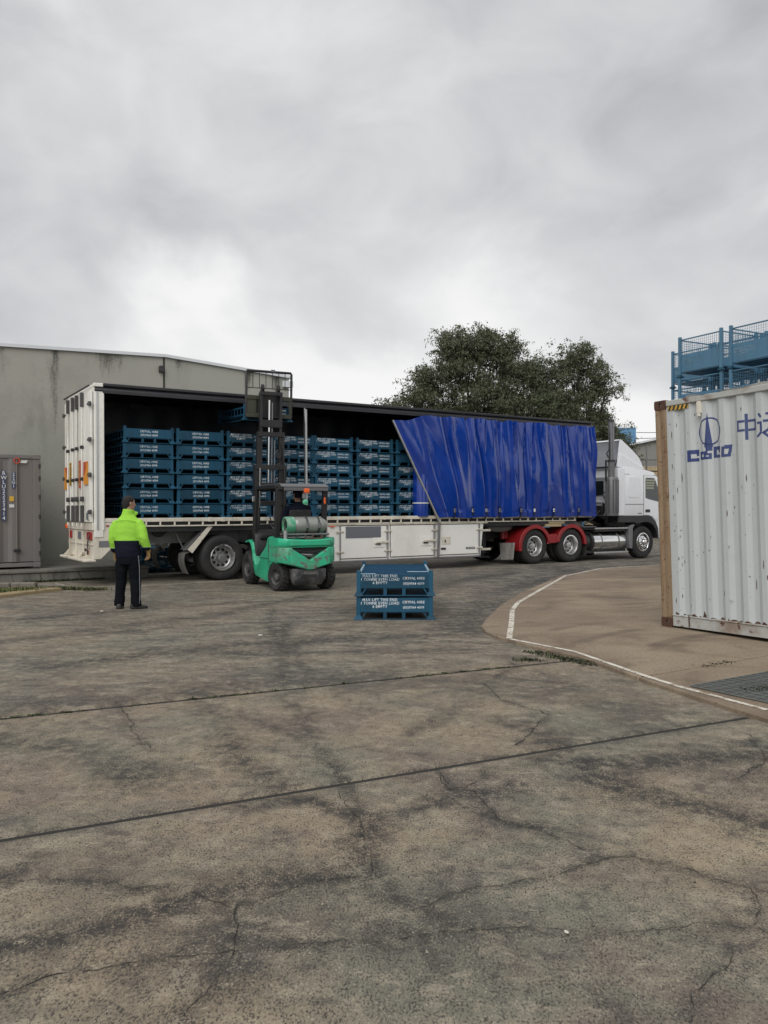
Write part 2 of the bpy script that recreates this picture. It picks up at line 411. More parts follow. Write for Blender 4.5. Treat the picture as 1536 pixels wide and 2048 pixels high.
k = NT('weathered_concrete'); k.pos(False)
at = k.n('ShaderNodeAttribute', attribute_name='stain').outputs['Fac']
zo = k.n('ShaderNodeAttribute', attribute_name='zone').outputs['Fac']
b1 = k.noise(0.55, 5, 0.6, (2, 3, 0), dist=0.5)
b2 = k.noise(0.95, 6, 0.62, (8, 1, 0), dist=0.8)
b3 = k.noise(1.7, 6, 0.65, (4, 9, 0), dist=0.6)
f1 = k.noise(15, 6, 0.7, (1, 5, 0), stretch=(1, 0.7, 1), dist=0.5)
f2 = k.noise(115, 5, 0.72, (6, 2, 0), stretch=(1, 0.62, 1))
f3 = k.noise(230, 3, 0.6, (2, 2, 0), stretch=(1, 0.6, 1))
fx = k.noise(3.6, 7, 0.72, (11, 4, 0), stretch=(0.55, 1.2, 1), rot=(0, 0, 0.45), dist=0.4)
c = k.mix(k.step(b1, 0.40, 0.62), (0.275, 0.222, 0.158), (0.196, 0.186, 0.144))
c = k.mix(k.mth('MULTIPLY', k.step(b2, 0.48, 0.66), 0.75), c, (0.175, 0.138, 0.114))
c = k.mix(k.mth('MULTIPLY', k.step(b3, 0.52, 0.70), 0.75), c, (0.105, 0.096, 0.088))
c = k.mix(k.mth('MULTIPLY', k.step(fx, 0.52, 0.68), 0.6), c, (0.37, 0.315, 0.235))
b4 = k.noise(0.42, 4, 0.6, (12, 6, 0), dist=1.0)
c = k.mix(k.mth('MULTIPLY', k.step(b4, 0.50, 0.66), 0.55), c, (0.072, 0.064, 0.058))
b5 = k.noise(0.8, 5, 0.65, (21, 3, 0), stretch=(0.6, 1.3, 1), rot=(0, 0, 0.35), dist=0.6)
c = k.mix(k.mth('MULTIPLY', k.step(b5, 0.55, 0.70), 0.6), c, (0.36, 0.30, 0.205))
# far bay: darker, greyer, streaked
cf = k.mix(k.step(fx, 0.40, 0.62), (0.070, 0.067, 0.063), (0.27, 0.245, 0.20))
c = k.mix(k.mth('MULTIPLY', zo, 1.1, True), c, cf)
f4 = k.noise(5.2, 9, 0.74, (31, 7, 0), stretch=(0.85, 1.1, 1), rot=(0, 0, 0.4), dist=0.35)
c = k.mix(k.mth('MULTIPLY', k.step(f4, 0.53, 0.61), 0.50), c, (0.36, 0.312, 0.238))
c = k.mix(k.mth('MULTIPLY', k.step(f4, 0.46, 0.37), 0.55), c, (0.070, 0.064, 0.060))
# dark stains and tyre marks
sn = k.mth('MULTIPLY', at, k.mth('ADD', 0.42, k.mth('MULTIPLY', k.step(k.mth('ADD', k.mth('MULTIPLY', k.mth('ADD', f1, k.mth('SUBTRACT', 1.0, f4)), 0.5), k.mth('MULTIPLY', k.mth('SUBTRACT', f2, 0.5), 0.7)), 0.40, 0.60), 0.85)), True)
c = k.mix(k.mth('MULTIPLY', sn, 0.95), c, (0.032, 0.030, 0.028))
# exposed aggregate
gp = k.step(k.mth('ADD', f2, k.mth('MULTIPLY', k.mth('SUBTRACT', f1, 0.5), 0.38)), 0.50, 0.62)
c = k.mix(k.mth('MULTIPLY', gp, 0.85), c, (0.044, 0.040, 0.037))
gl = k.step(k.mth('ADD', f2, k.mth('MULTIPLY', k.mth('SUBTRACT', f1, 0.5), 0.5)), 0.42, 0.32)
c = k.mix(k.mth('MULTIPLY', gl, 0.6), c, (0.42, 0.365, 0.28))
c = k.mix(k.mth('MULTIPLY', k.step(f3, 0.58, 0.68), 0.5), c, (0.03, 0.028, 0.026))
k.bump(k.mth('ADD', f2, k.mth('MULTIPLY', f3, 0.5)), 0.5, 0.006)
M['ground'] = k.out(c, k.mix(sn, 0.88, 0.7), spec=0.25)

def J1(x): return 7.371 + 0.4707 * x
def J2(x): return 4.684 + 0.488 * x
base = MB(); base.add([(-300, -60, -0.04), (300, -60, -0.04), (300, 600, -0.04), (-300, 600, -0.04)], [(0, 1, 2, 3)])
ground = struct(base.build('ground', M['ground'], smooth=0))
ground.data.attributes.new('zone', 'FLOAT', 'POINT').data.foreach_set('value', [0.7] * 4)
def slab(f0, f1, xs, ts, g0=0.011, g1=0.011):
    X = np.array(xs); T_ = np.array(ts); n, mth_ = len(X), len(T_)
    y0, y1 = f0(X) + g0, f1(X) - g1
    XX = np.repeat(X, mth_); TT = np.tile(T_, n)
    YY = np.repeat(y0, mth_) * (1 - TT) + np.repeat(y1, mth_) * TT
    P = np.stack([XX, YY], 1)
    Z = 0.004 * wob(P, 1.2, 9)
    ed = np.minimum(YY - np.repeat(y0, mth_), np.repeat(y1, mth_) - YY)
    Z = Z * np.clip(ed / 0.3, 0, 1) - 0.008 * (ed < 1e-6)
    # a skirt down both edges of the joint
    idx = np.arange(n * mth_).reshape(n, mth_)
    V = np.stack([XX, YY, Z], 1)
    sk0 = V[idx[:, 0]] - [0, 0, 0.05]; sk1 = V[idx[:, -1]] - [0, 0, 0.05]
    V = np.concatenate([V, sk0, sk1])
    q = np.stack([idx[:-1, :-1], idx[1:, :-1], idx[1:, 1:], idx[:-1, 1:]], -1).reshape(-1, 4)
    a0 = n * mth_ + np.arange(n); a1 = a0 + n
    s0 = np.stack([a0[:-1], a0[1:], idx[1:, 0], idx[:-1, 0]], -1); s1 = np.stack([idx[:-1, -1], idx[1:, -1], a1[1:], a1[:-1]], -1)
    Fc = np.concatenate([q, s0, s1])
    me = bpy.data.meshes.new('concrete_slab')
    me.vertices.add(len(V)); me.vertices.foreach_set('co', V.ravel())
    me.loops.add(Fc.size); me.loops.foreach_set('vertex_index', Fc.ravel().astype(np.int32))
    me.polygons.add(len(Fc)); me.polygons.foreach_set('loop_start', np.arange(0, Fc.size, 4, dtype=np.int32))
    me.update(calc_edges=True)
    P2 = V[:, :2]
    me.attributes.new('stain', 'FLOAT', 'POINT').data.foreach_set('value', stain_of(P2).astype(np.float32))
    me.attributes.new('zone', 'FLOAT', 'POINT').data.foreach_set('value', zone_of(P2).astype(np.float32))
    me.polygons.foreach_set('use_smooth', [True] * len(Fc))
    me.materials.append(M['ground'])
    return link('concrete_slab', me, ground)
xs = np.concatenate([np.linspace(-14, -3.2, 60, endpoint=False), np.linspace(-3.2, 3.2, 190), np.linspace(3.26, 24, 90)])
slab(lambda x: x * 0 - 4.0, J2, xs, np.concatenate([np.linspace(0, 0.6, 30, endpoint=False), np.linspace(0.6, 1, 90)]), 0.01, 0.009)
slab(J2, J1, xs, np.linspace(0, 1, 60), 0.009, 0.012)
slab(J1, lambda x: x * 0 + 75.0, xs, np.concatenate([np.linspace(0, 0.16, 110, endpoint=False), np.linspace(0.16, 1, 40)]), 0.013, 0.01)

# cracks: thin dark open fissures
M['crack'] = plain('crack_dirt', (0.020, 0.018, 0.015), 0.95, 0, 0.3, 30)
mb = MB(); rr = random.Random(3)
for pl in CR:
    pts = []
    for (x0, y0), (x1, y1) in zip(pl[:-1], pl[1:]):
        d_ = math.hypot(x1 - x0, y1 - y0); n_ = max(2, int(d_ / 0.03))
        for i in range(n_): pts.append((x0 + (x1 - x0) * i / n_, y0 + (y1 - y0) * i / n_))
    jx = jy = 0; L_, R_ = [], []
    for i, (x, y) in enumerate(pts):
        jx = jx * 0.75 + rr.gauss(0, 0.008); jy = jy * 0.75 + rr.gauss(0, 0.008)
        wd = max(0.0005, rr.gauss(0.0014, 0.0010)) * (0.6 + y * 0.12)
        x2, y2 = pts[min(i + 1, len(pts) - 1)]; x1, y1 = pts[max(i - 1, 0)]
        dx, dy = x2 - x1, y2 - y1; l_ = math.hypot(dx, dy) or 1
        L_.append((x + jx - dy / l_ * wd, y + jy + dx / l_ * wd, 0.005)); R_.append((x + jx + dy / l_ * wd, y + jy - dx / l_ * wd, 0.005))
    n_ = len(L_)
    mb.add(L_ + R_, [(i, n_ + i, n_ + i + 1, i + 1) for i in range(n_ - 1)])
stuff(mb.build('ground_cracks', M['crack'], smooth=0, recalc=False))

# the brown concrete apron
k = NT('brown_apron'); k.pos(False)
a1 = k.noise(0.5, 5, 0.6, (1, 1, 0), dist=0.6); a2 = k.noise(1.6, 6, 0.65, (7, 3, 0), stretch=(0.5, 1.3, 1), rot=(0, 0, 0.5))
a3 = k.noise(30, 4, 0.6, (2, 7, 0)); a4 = k.noise(0.9, 3, 0.5, (5, 5, 0), dist=1.5)
c = k.mix(k.step(a1, 0.38, 0.64), (0.225, 0.175, 0.128), (0.305, 0.245, 0.175))
c = k.mix(k.mth('MULTIPLY', k.step(a2, 0.52, 0.72), 0.7), c, (0.15, 0.112, 0.080))
c = k.mix(k.mth('MULTIPLY', k.step(a4, 0.52, 0.72), 0.45), c, (0.095, 0.07, 0.05))
a5 = k.n('ShaderNodeTexWave', wave_type='RINGS', rings_direction='Z'); mp_ = k.n('ShaderNodeMapping'); k.l(k.pos(), mp_.inputs[0]); mp_.inputs['Location'].default_value = (-6.5, -5.5, 0); k.l(mp_.outputs[0], a5.inputs['Vector'])
for a_, b_ in (('Scale', 0.42), ('Distortion', 3.0), ('Detail', 4.0), ('Detail Scale', 0.8)): a5.inputs[a_].default_value = b_
c = k.mix(k.mth('MULTIPLY', k.mth('MULTIPLY', k.step(a5.outputs['Fac'], 0.80, 0.97), k.step(k.noise(0.6, 3, 0.5, (3, 3, 0)), 0.48, 0.62)), 0.5), c, (0.10, 0.078, 0.06))
c = k.mix(k.mth('MULTIPLY', k.step(a3, 0.50, 0.66), 0.5), c, (0.10, 0.072, 0.05))
k.bump(a3, 0.25, 0.004)
M['apron'] = k.out(c, 0.85, spec=0.25)
k = NT('line_paint'); k.pos(False)
a1 = k.noise(7, 6, 0.7, (1, 1, 0)); a2 = k.noise(40, 3, 0.6)
c = k.mix(k.step(k.mth('ADD', a1, k.mth('MULTIPLY', k.mth('SUBTRACT', a2, 0.5), 0.5)), 0.46, 0.62), (0.66, 0.62, 0.54), (0.28, 0.22, 0.16))
M['line'] = k.out(c, 0.7)
AP = [(2.78, 5.2), (2.76, 5.82), (2.64, 6.16), (2.33, 7.1), (2.07, 8.15), (1.68, 8.88), (1.36, 9.6), (1.26, 10.0), (1.26, 10.5), (1.44, 11.31), (1.83, 12.74), (2.45, 14.59), (3.98, 18.31), (5.1, 20.04), (6.2, 21.2), (7.47, 21.89), (11, 22.8), (26, 24.5), (26, 5.2)]
def clip(poly, p, n):
    out = []
    for a, b in zip(poly, poly[1:] + poly[:1]):
        da = (a[0] - p[0]) * n[0] + (a[1] - p[1]) * n[1]; db = (b[0] - p[0]) * n[0] + (b[1] - p[1]) * n[1]
        if da >= 0: out.append(a)
        if (da < 0) != (db < 0):
            t = da / (da - db); out.append((a[0] + (b[0] - a[0]) * t, a[1] + (b[1] - a[1]) * t))
    return out
apron = struct(link('apron', None))
jn = (-0.537, 0.843); g_ = 0.013
cuts = [(2.08, 7.13), (3.0, 11.9)]
rest = AP
for c_ in cuts:
    pc = clip(rest, (c_[0] - jn[0] * g_, c_[1] - jn[1] * g_), (-jn[0], -jn[1]))
    rest = clip(rest, (c_[0] + jn[0] * g_, c_[1] + jn[1] * g_), jn)
    MB().prism(pc, 'z', -0.05, 0.035).build('apron_slab', M['apron'], apron, bevel=0.006, smooth=0)
MB().prism(rest, 'z', -0.05, 0.035).build('apron_slab', M['apron'], apron, bevel=0.006, smooth=0)
def strip(name, pl, wd, z, mat, th=0.0):
    mb = MB(); L_, R_ = [], []
    for i, (x, y) in enumerate(pl):
        x2, y2 = pl[min(i + 1, len(pl) - 1)]; x1, y1 = pl[max(i - 1, 0)]
        dx, dy = x2 - x1, y2 - y1; l_ = math.hypot(dx, dy)
        L_.append((x - dy / l_ * wd / 2, y + dx / l_ * wd / 2, z)); R_.append((x + dy / l_ * wd / 2, y - dx / l_ * wd / 2, z))
    n_ = len(pl); mb.add(L_ + R_, [(i, n_ + i, n_ + i + 1, i + 1) for i in range(n_ - 1)])
    return mb.build(name, mat, smooth=0, recalc=False)
struct(strip('painted_line', [(2.87, 6.06), (2.51, 6.86), (2.36, 7.31), (2.02, 8.57), (1.47, 9.41)], 0.055, 0.039, M['line']))
struct(strip('painted_line', [(1.46, 9.45), (1.70, 10.8), (1.92, 12.12), (2.16, 13.07), (2.72, 14.59), (4.1, 18.3), (5.48, 20.5), (7.41, 21.7), (9, 22.1)], 0.07, 0.039, M['line']))
struct(strip('gutter_line', [(-6.95, 17.07), (-6.3, 16.4), (-5.76, 16.0), (-5.45, 16.05), (-5.02, 16.5), (-3.25, 17.75)], 0.045, 0.006, M['line']))

# steel drain grate let into the apron
M['grate'] = worn('grate_steel', (0.135, 0.145, 0.135), (0.06, 0.055, 0.05), 0.6, 3, 0.6, streak=False)
M['pit'] = plain('drain_pit', (0.070, 0.072, 0.068), 0.9)
gt = thing('drain_grate', 'flat grey steel drain grate of small square cells beside white painted line', 'drain grate', (2.60, 6.86, 0.037), math.atan2(0.40, 0.64))
MB().box(0, 1.6, -1.15, 0, 0, 0.004).build('pit_plate', M['pit'], gt, smooth=0)
lb = MB().box(0, 1.6, -0.005, 0.005, 0.004, 0.012).mesh('bar', M['grate'], smooth=0)
sb_ = MB().box(-0.005, 0.005, -1.15, 0, 0.0045, 0.0125).mesh('bar', M['grate'], smooth=0)
for i in range(13): place('bar', lb, gt, (0, -1.15 + 1.15 * i / 12, 0))
for i in range(17): place('bar', sb_, gt, (1.6 * i / 16, 0, 0))

# weeds and moss in the joints
M['weed'] = plain('weed_green', (0.055, 0.075, 0.022), 0.8, 0, 0.5, 25)
M['weedd'] = plain('weed_dark', (0.030, 0.033, 0.018), 0.85, 0, 0.5, 25)
def weeds(name, spots, n, hgt, sprd, mats, seed):
    r2 = random.Random(seed); mb = MB()
    for i in range(n):
        sx, sy, sz = r2.choice(spots)
        x, y = sx + r2.gauss(0, sprd), sy + r2.gauss(0, sprd * 0.6)
        a = r2.uniform(0, 6.28); h_ = hgt * r2.uniform(0.3, 1.0); l_ = h_ * r2.uniform(0.5, 1.6); wd = r2.uniform(0.003, 0.009) * (1 + hgt * 4)
        dx, dy = math.cos(a), math.sin(a)
        mb.mat(r2.randrange(len(mats)))
        mb.add([(x - dy * wd, y + dx * wd, sz), (x + dy * wd, y - dx * wd, sz), (x + dx * l_ * .5 + dy * wd, y + dy * l_ * .5 - dx * wd, sz + h_ * .8), (x + dx * l_ * .5 - dy * wd, y + dy * l_ * .5 + dx * wd, sz + h_ * .8), (x + dx * l_, y + dy * l_, sz + h_)], [(0, 1, 2, 3), (3, 2, 4)])
    return stuff(mb.build(name, mats, smooth=0, recalc=False))
for J_, y_ in ((J1, -0.006), (J2, -0.006)):
    stuff(strip('joint_filler', [(x, J_(x)) for x in np.linspace(-14, 3.2 if J_ is J2 else 2.0, 60)], 0.05, y_, M['crack']))
rw = random.Random(77); sp_ = []
x = -3.2
while x < 1.2:
    x += rw.expovariate(14); sp_ += [(x + rw.gauss(0, .03), J1(x) + rw.gauss(0, .006), -0.012)] * rw.choice((1, 1, 2, 5))
weeds('joint_weeds', sp_, 1500, 0.018, 0.020, [M['weed'], M['weedd'], M['weedd']], 1)
weeds('apron_weeds', [(1.62 + 0.5 * t, 8.72 - 0.75 * t, 0.0) for t in np.linspace(0, 0.9, 9)] + [(1.45, 8.3, 0), (1.5, 8.25, 0)], 450, 0.03, 0.06, [M['weedd'], M['weedd'], M['weed']], 2)
weeds('grate_weeds', [(3.25, 6.75, 0.05), (3.3, 6.6, 0.05), (3.1, 6.7, 0.05)], 110, 0.015, 0.07, [M['weedd']], 3)
weeds('apron_joint_weeds', [(3.1, 7.78, 0.03), (3.25, 7.88, 0.03), (3.4, 7.97, 0.03)], 120, 0.015, 0.05, [M['weedd']], 4)
# ------------------------------------------------------------------ yard frame: u along the trailer, v away from the camera
YAW = 0.5668; TX, TY = -5.8623, 16.3173
cY, sY = math.cos(YAW), math.sin(YAW)
def W(u, v, z=0.0): return (TX + u * cY - v * sY, TY + u * sY + v * cY, z)

# raised platform with a cracked concrete face
def concrete(name, base, dark, scale=1.2, streak=0.18, amt=0.75, pinkc=None):
    k = NT(name)
    a = k.noise(scale, 6, 0.6, dist=0.4); b = k.noise(scale * 2.6, 6, 0.65, (3, 3, 3), stretch=(1, 1, streak)); d = k.noise(scale * 26, 4, 0.6, (1, 7, 2))
    c = base
    if pinkc: c = k.mix(k.step(k.noise(scale * 0.5, 4, 0.55, (6, 2, 9)), 0.42, 0.62), base, pinkc)
    c = k.mix(k.mth('MULTIPLY', k.step(b, 0.50, 0.72), amt), c, dark)
    c = k.mix(k.mth('MULTIPLY', k.step(a, 0.5, 0.72), amt * 0.6), c, dark)
    c = k.mix(k.mth('MULTIPLY', k.step(d, 0.60, 0.72), 0.35), c, dark)
    k.bump(d, 0.2, 0.004)
    return k.out(c, 0.88, spec=0.25)
M['plat'] = concrete('platform_concrete', (0.17, 0.165, 0.145), (0.055, 0.052, 0.045), 1.5)
M['wall'] = concrete('warehouse_concrete', (0.30, 0.31, 0.268), (0.185, 0.195, 0.165), 0.38, 0.45, 0.6, (0.345, 0.33, 0.295))
M['walllight'] = concrete('warehouse_end_concrete', (0.33, 0.33, 0.295), (0.23, 0.23, 0.205), 0.4, 0.3, 0.5)
M['mould'] = plain('mould', (0.05, 0.052, 0.042), 0.9, 0, 0.3, 14)
pl = thing('low_wall', 'low stained concrete retaining wall holding up the platform by the rusty container', 'retaining wall', W(-9, 1.85), YAW)
MB().prism([(0, 0), (10.65, 0), (10.65, 3.8), (0, 3.8)], 'z', -0.1, 0.20).build('platform_body', M['plat'], pl, bevel=0.02, smooth=0)
MB().box(-0.02, 10.67, -0.03, 0.30, 0.202, 0.262).build('coping', M['plat'], pl, bevel=0.012, smooth=0)
MB().box(0, 10.6, 0.31, 3.8, 0.2, 0.235).build('platform_top', M['plat'], pl, smooth=0)
mb = MB(); rr = random.Random(11)
for i in range(9):
    x = 6.2 + i * 0.5 + rr.uniform(-.15, .15); zz = 0.2; pts = []
    while zz > 0.01:
        pts.append((x, zz)); x += rr.gauss(0, 0.012); zz -= 0.02
    wd = rr.choice([0.004, 0.006, 0.012])
    n_ = len(pts); mb.add([(a - wd, -0.0025, b) for a, b in pts] + [(a + wd, -0.0025, b) for a, b in pts], [(j, j + 1, n_ + j + 1, n_ + j) for j in range(n_ - 1)])
stuff(mb.build('wall_cracks', M['mould'], pl, smooth=0, recalc=False))

# broken kerb and grassy verge
M['kerb'] = concrete('kerb_concrete', (0.185, 0.165, 0.14), (0.07, 0.062, 0.052), 3.0, 1)
kb = struct(link('kerb', None))
for pts in ([(-9.6, 15.35), (-7.25, 15.62), (-7.25, 15.80), (-9.6, 15.55)], [(-7.23, 15.62), (-6.78, 15.70), (-6.80, 15.86), (-7.23, 15.80)]):
    MB().prism(pts, 'z', -0.05, 0.155).build('kerb_stone', M['kerb'], kb, bevel=0.02, smooth=0)
mb = MB(); mb.add([(-6.74, 15.70, -0.02), (-6.74, 15.88, -0.02), (-6.74, 15.70, 0.13), (-6.74, 15.88, 0.13), (-5.95, 15.95, -0.02), (-5.95, 16.08, -0.02), (-5.95, 15.95, 0.02), (-5.95, 16.08, 0.02)], [(0, 2, 3, 1), (4, 5, 7, 6), (0, 4, 6, 2), (1, 3, 7, 5), (2, 6, 7, 3)])
mb.build('kerb_stone', M['kerb'], kb, bevel=0.012, smooth=0)
k = NT('verge_soil'); k.pos(False)
a1 = k.noise(2.2, 6, 0.65, dist=0.5); a2 = k.noise(20, 4, 0.65)
c = k.mix(k.step(a1, 0.42, 0.6), (0.13, 0.095, 0.06), (0.060, 0.068, 0.022))
c = k.mix(k.mth('MULTIPLY', k.step(a2, 0.5, 0.7), 0.5), c, (0.05, 0.04, 0.03)); k.bump(a2, 0.5, 0.02)
M['verge'] = k.out(c, 0.95)
M['edge'] = concrete('verge_edge_concrete', (0.30, 0.235, 0.135), (0.09, 0.075, 0.055), 2.5, 1)
vp = [(-9.6, 15.35), (-6.75, 15.68), (-6.30, 15.6), (-6.55, 15.1), (-6.9, 14.4), (-7.3, 13.7), (-9.6, 12.2)]
mb = MB(); mb.prism(vp, 'z', -0.03, 0.05); struct(mb.build('verge', M['verge'], smooth=0, bevel=0.03))
ev = [(-6.20, 15.55), (-6.45, 15.05), (-6.72, 14.4), (-7.05, 13.7), (-7.6, 13.0), (-9.6, 11.7)]
ei = [(x - 0.30, y + 0.10) for x, y in ev]
mb = MB()
for i in range(len(ev) - 1): mb.prism([ev[i], ei[i], ei[i + 1], ev[i + 1]], 'z', -0.03, 0.066 - 0.003 * (i % 2))
struct(mb.build('verge_edging', M['edge'], smooth=0, bevel=0.01))
M['grassg'] = plain('verge_grass', (0.12, 0.125, 0.04), 0.8, 0, 0.5, 12)
weeds('grass', [(-8.6 + 0.24 * i, 15.2 - 0.16 * j + 0.05 * i, 0.05) for i in range(9) for j in range(7) if j < 6 - i * .3], 2600, 0.05, 0.16, [M['grassg'], M['grassg'], M['weed']], 5)
weeds('verge_weeds', [(-6.05, 15.85, 0), (-5.85, 15.8, 0), (-5.6, 15.7, 0), (-6.3, 15.75, 0.03)], 700, 0.06, 0.12, [M['weed'], M['weedd'], M['grassg']], 6)
weeds('wall_weeds', [W(-1.0 + 0.12 * i, 1.83) for i in range(14)], 700, 0.06, 0.04, [M['weedd'], M['weed']], 8)

# warehouse: grey precast gable wall
wh = thing('warehouse', 'long grey precast concrete warehouse with shallow gable behind the white trailer', 'warehouse', W(-14, 5.75), YAW)
def ridge(u): return 5.88 + (u - 3.27) * (0.0335 if u < 3.27 else -0.0695)
def wallpanel(u0, u1, mat, name='wall_panel'):
    MB().prism([(u0 + 14, 0.0), (u1 + 14, 0.0), (u1 + 14, ridge(u1)), (u0 + 14, ridge(u0))], 'y', 0, 0.18).build(name, mat, wh, smooth=0, bevel=0.01)
for a, b, mt in ((-14, -5.2, 'wall'), (-5.18, 3.22, 'wall'), (3.25, 7.14, 'walllight')): wallpanel(a, b, M[mt])
M['cap'] = plain('white_capping', (0.60, 0.62, 0.64), 0.4, 0.2, 0.06, 3)
for a, b in ((-14, 3.27), (3.27, 7.22)):
    MB().prism([(a + 14, ridge(a) + 0.002), (b + 14, ridge(b) + 0.002), (b + 14, ridge(b) + 0.085), (a + 14, ridge(a) + 0.085)], 'y', -0.07, 0.25).build('roof_capping', M['cap'], wh, smooth=0)
MB().prism([(0.0, 0.19), (0, 22.0), (21.14, 22.0), (21.14, 0.19)], 'z', 0, 5.2).build('side_walls', M['wall'], wh, smooth=0)
mb = MB().prism([(0, 5.2), (21.14, 5.2), (21.14, 5.5), (17.27, 5.78), (0, 5.22)], 'y', 0.3, 22).build('roof', M['cap'], wh, smooth=0)
MB().box(20.9, 21.24, -0.09, 0.10, 5.33, 5.52).build('gutter_end', M['cap'], wh, smooth=0)
MB().box(17.08, 17.20, -0.14, -0.002, 5.44, 5.62).build('light_box', M['black'], wh, bevel=0.01)
MB().box(17.205, 17.265, -0.004, 0.05, 0, 5.86).build('joint_seal', M['mould'], wh, smooth=0)
# mould runs below the capping
k = NT('mould_run')
a1 = k.noise(5, 6, 0.7, stretch=(1, 1, 0.12)); a2 = k.noise(18, 4, 0.6)
tcz = k.n('ShaderNodeTexCoord').outputs['UV']; sz = k.n('ShaderNodeSeparateXYZ'); k.l(tcz, sz.inputs[0])
edge = k.mth('MULTIPLY', k.mth('SUBTRACT', 1.0, k.mth('ABSOLUTE', k.mth('SUBTRACT', k.mth('MULTIPLY', sz.outputs[0], 2.0), 1.0))), k.mth('POWER', sz.outputs[1], 0.7))
alpha = k.mth('MULTIPLY', k.step(k.mth('ADD', k.mth('MULTIPLY', edge, 0.62), k.mth('ADD', k.mth('MULTIPLY', a1, 1.1), k.mth('MULTIPLY', a2, 0.6))), 1.05, 1.75), 0.8)
k.l(alpha, k.b.inputs['Alpha'])
M['run'] = k.out((0.048, 0.05, 0.042), 0.95, spec=0.2)
def run(u, z0, wd, ln):
    mb = MB(); mb.add([(u + 14 - wd / 2, -0.006, z0 - ln), (u + 14 + wd / 2, -0.006, z0 - ln), (u + 14 + wd / 2, -0.006, z0), (u + 14 - wd / 2, -0.006, z0)], [(0, 1, 2, 3)])
    me = mb.mesh('mould_stain', M['run'], smooth=0, recalc=False)
    uv = me.uv_layers.new(name='UVMap')
    for i, c_ in enumerate(((0, 0), (1, 0), (1, 1), (0, 1))): uv.data[i].uv = c_
    link('mould_stain', me, wh)
for u, wd, ln in ((0.32, 0.65, 2.5), (1.7, 1.6, 0.8), (3.7, 0.5, 0.5), (5.8, 0.8, 0.8), (6.75, 0.8, 0.9), (-1.3, 1.4, 1.0)):
    run(u, ridge(u) - 0.01, wd, ln)
M['rustst'] = plain('rust_stain', (0.17, 0.10, 0.05), 0.9, 0, 0.3, 10)

# small rusty container on the platform
def corrug(L, pitch, dep, x0=0.0):
    pts = []; x = x0; fl = pitch * 0.26; sl = pitch * 0.24
    while x < L - pitch:
        pts += [(x, 0), (x + fl, 0), (x + fl + sl, dep), (x + 2 * fl + sl, dep)]; x += pitch
    pts += [(x, 0), (L, 0)]
    return pts
def corrug_sheet(mb, L, z0, z1, pitch, dep, x0, y0):
    p = [(x0, 0)] + [(a, b) for a, b in corrug(L, pitch, dep, x0 + 0.05)]
    vs = [(a, y0 + b, z) for z in (z0, z1) for a, b in p]; n = len(p)
    mb.add(vs, [(i, i + 1, n + i + 1, n + i) for i in range(n - 1)])
M['cont1'] = worn('faded_maroon_container', (0.165, 0.150, 0.142), (0.115, 0.122, 0.13), 0.75, 1.2, 0.55, rust=0.12, fleck=0.3)
M['signblue'] = plain('blue_label', (0.035, 0.05, 0.12), 0.5)
M['signwhite'] = plain('white_print', (0.62, 0.63, 0.62), 0.5, 0, 0.15, 20)
L1, H1 = 6.06, 2.56
c1 = thing('shipping_container', 'faded maroon grey shipping container lettered RWLU on platform by the warehouse', 'shipping container', W(-0.53 - L1, 2.81, 0.262), YAW)
mb = MB(); corrug_sheet(mb, L1 - 0.14, 0.14, H1 - 0.1, 0.34, -0.036, 0.14, 0.040)
mb.build('corrugated_side', M['cont1'], c1, smooth=0, recalc=False)
MB().box(0.1, L1 - 0.1, 0.09, 2.43, 0.03, H1 - 0.05).build('container_body', M['cont1'], c1, smooth=0)
for x in (0, L1 - 0.15):
    for y in (0, 2.29): MB().box(x, x + 0.15, y, y + 0.15, 0.12, H1 - 0.12).build('corner_post', M['cont1'], c1, bevel=0.012)
    for y in (0, 2.27):
        for z in (0, H1 - 0.115): MB().box(x - 0.004, x + 0.154, y - 0.004, y + 0.174, z, z + 0.118).build('corner_casting', M['cont1'], c1, bevel=0.015)
for z in (0.02, H1 - 0.1): MB().box(0.15, L1 - 0.15, 0.012, 0.10, z, z + 0.09).build('side_rail', M['cont1'], c1, bevel=0.01)
for z in (0.32, 0.62, 1.15, 1.6, 2.02, 2.3): MB().tube([(L1 - 0.02, -0.02, z - 0.05), (L1 - 0.02, -0.02, z + 0.05)], 0.022, 8).build('hinge', M['black'], c1)
rod = MB().tube([(L1 - 0.50, -0.01, 0.42), (L1 - 0.50, -0.01, H1 - 0.12)], 0.016, 8).build('locking_rod', M['cont1'], c1)
MB().box(L1 - 0.57, L1 - 0.43, -0.05, 0.02, 0.37, 0.43).build('rod_bracket', M['black'], rod, bevel=0.01)
MB().lathe([(0.045, -0.01), (0.07, -0.01), (0.07, 0.01), (0.045, 0.01)], (L1 - 0.50, -0.02, H1 - 0.15), (0, 1, 0), 14, closed=True).build('rod_ring', M['signred'], rod)
MB().prism([(L1 - 0.43, H1 - 0.2), (L1 - 0.40, H1 - 0.14), (L1 - 0.27, H1 - 0.14), (L1 - 0.30, H1 - 0.2)], 'y', -0.012, -0.006).build('hazard_mark', M['signwhite'], c1, smooth=0)
def vtext(s, x, z, dz, size, plate, parent, wd, bold=0.0):
    n = len(s)
    MB().box(x - wd / 2, x + wd / 2, -0.012, -0.008, z - dz * (n - 0.45), z + dz * 0.55).build('number_plate', plate, parent, smooth=0)
    o = link('lettering', text_mesh([(ch, 0, -dz * i, 1) for i, ch in enumerate(s)], size, M['signwhite'], bold=bold), parent); o.location = (x, -0.014, z)
vtext('RWLU2223414', L1 - 0.765, 2.12, 0.1, 0.115, M['signblue'], c1, 0.085, 0.0015)
vtext('22G1', L1 - 0.565, 2.10, 0.088, 0.10, M['signblue'], c1, 0.075, 0.001)
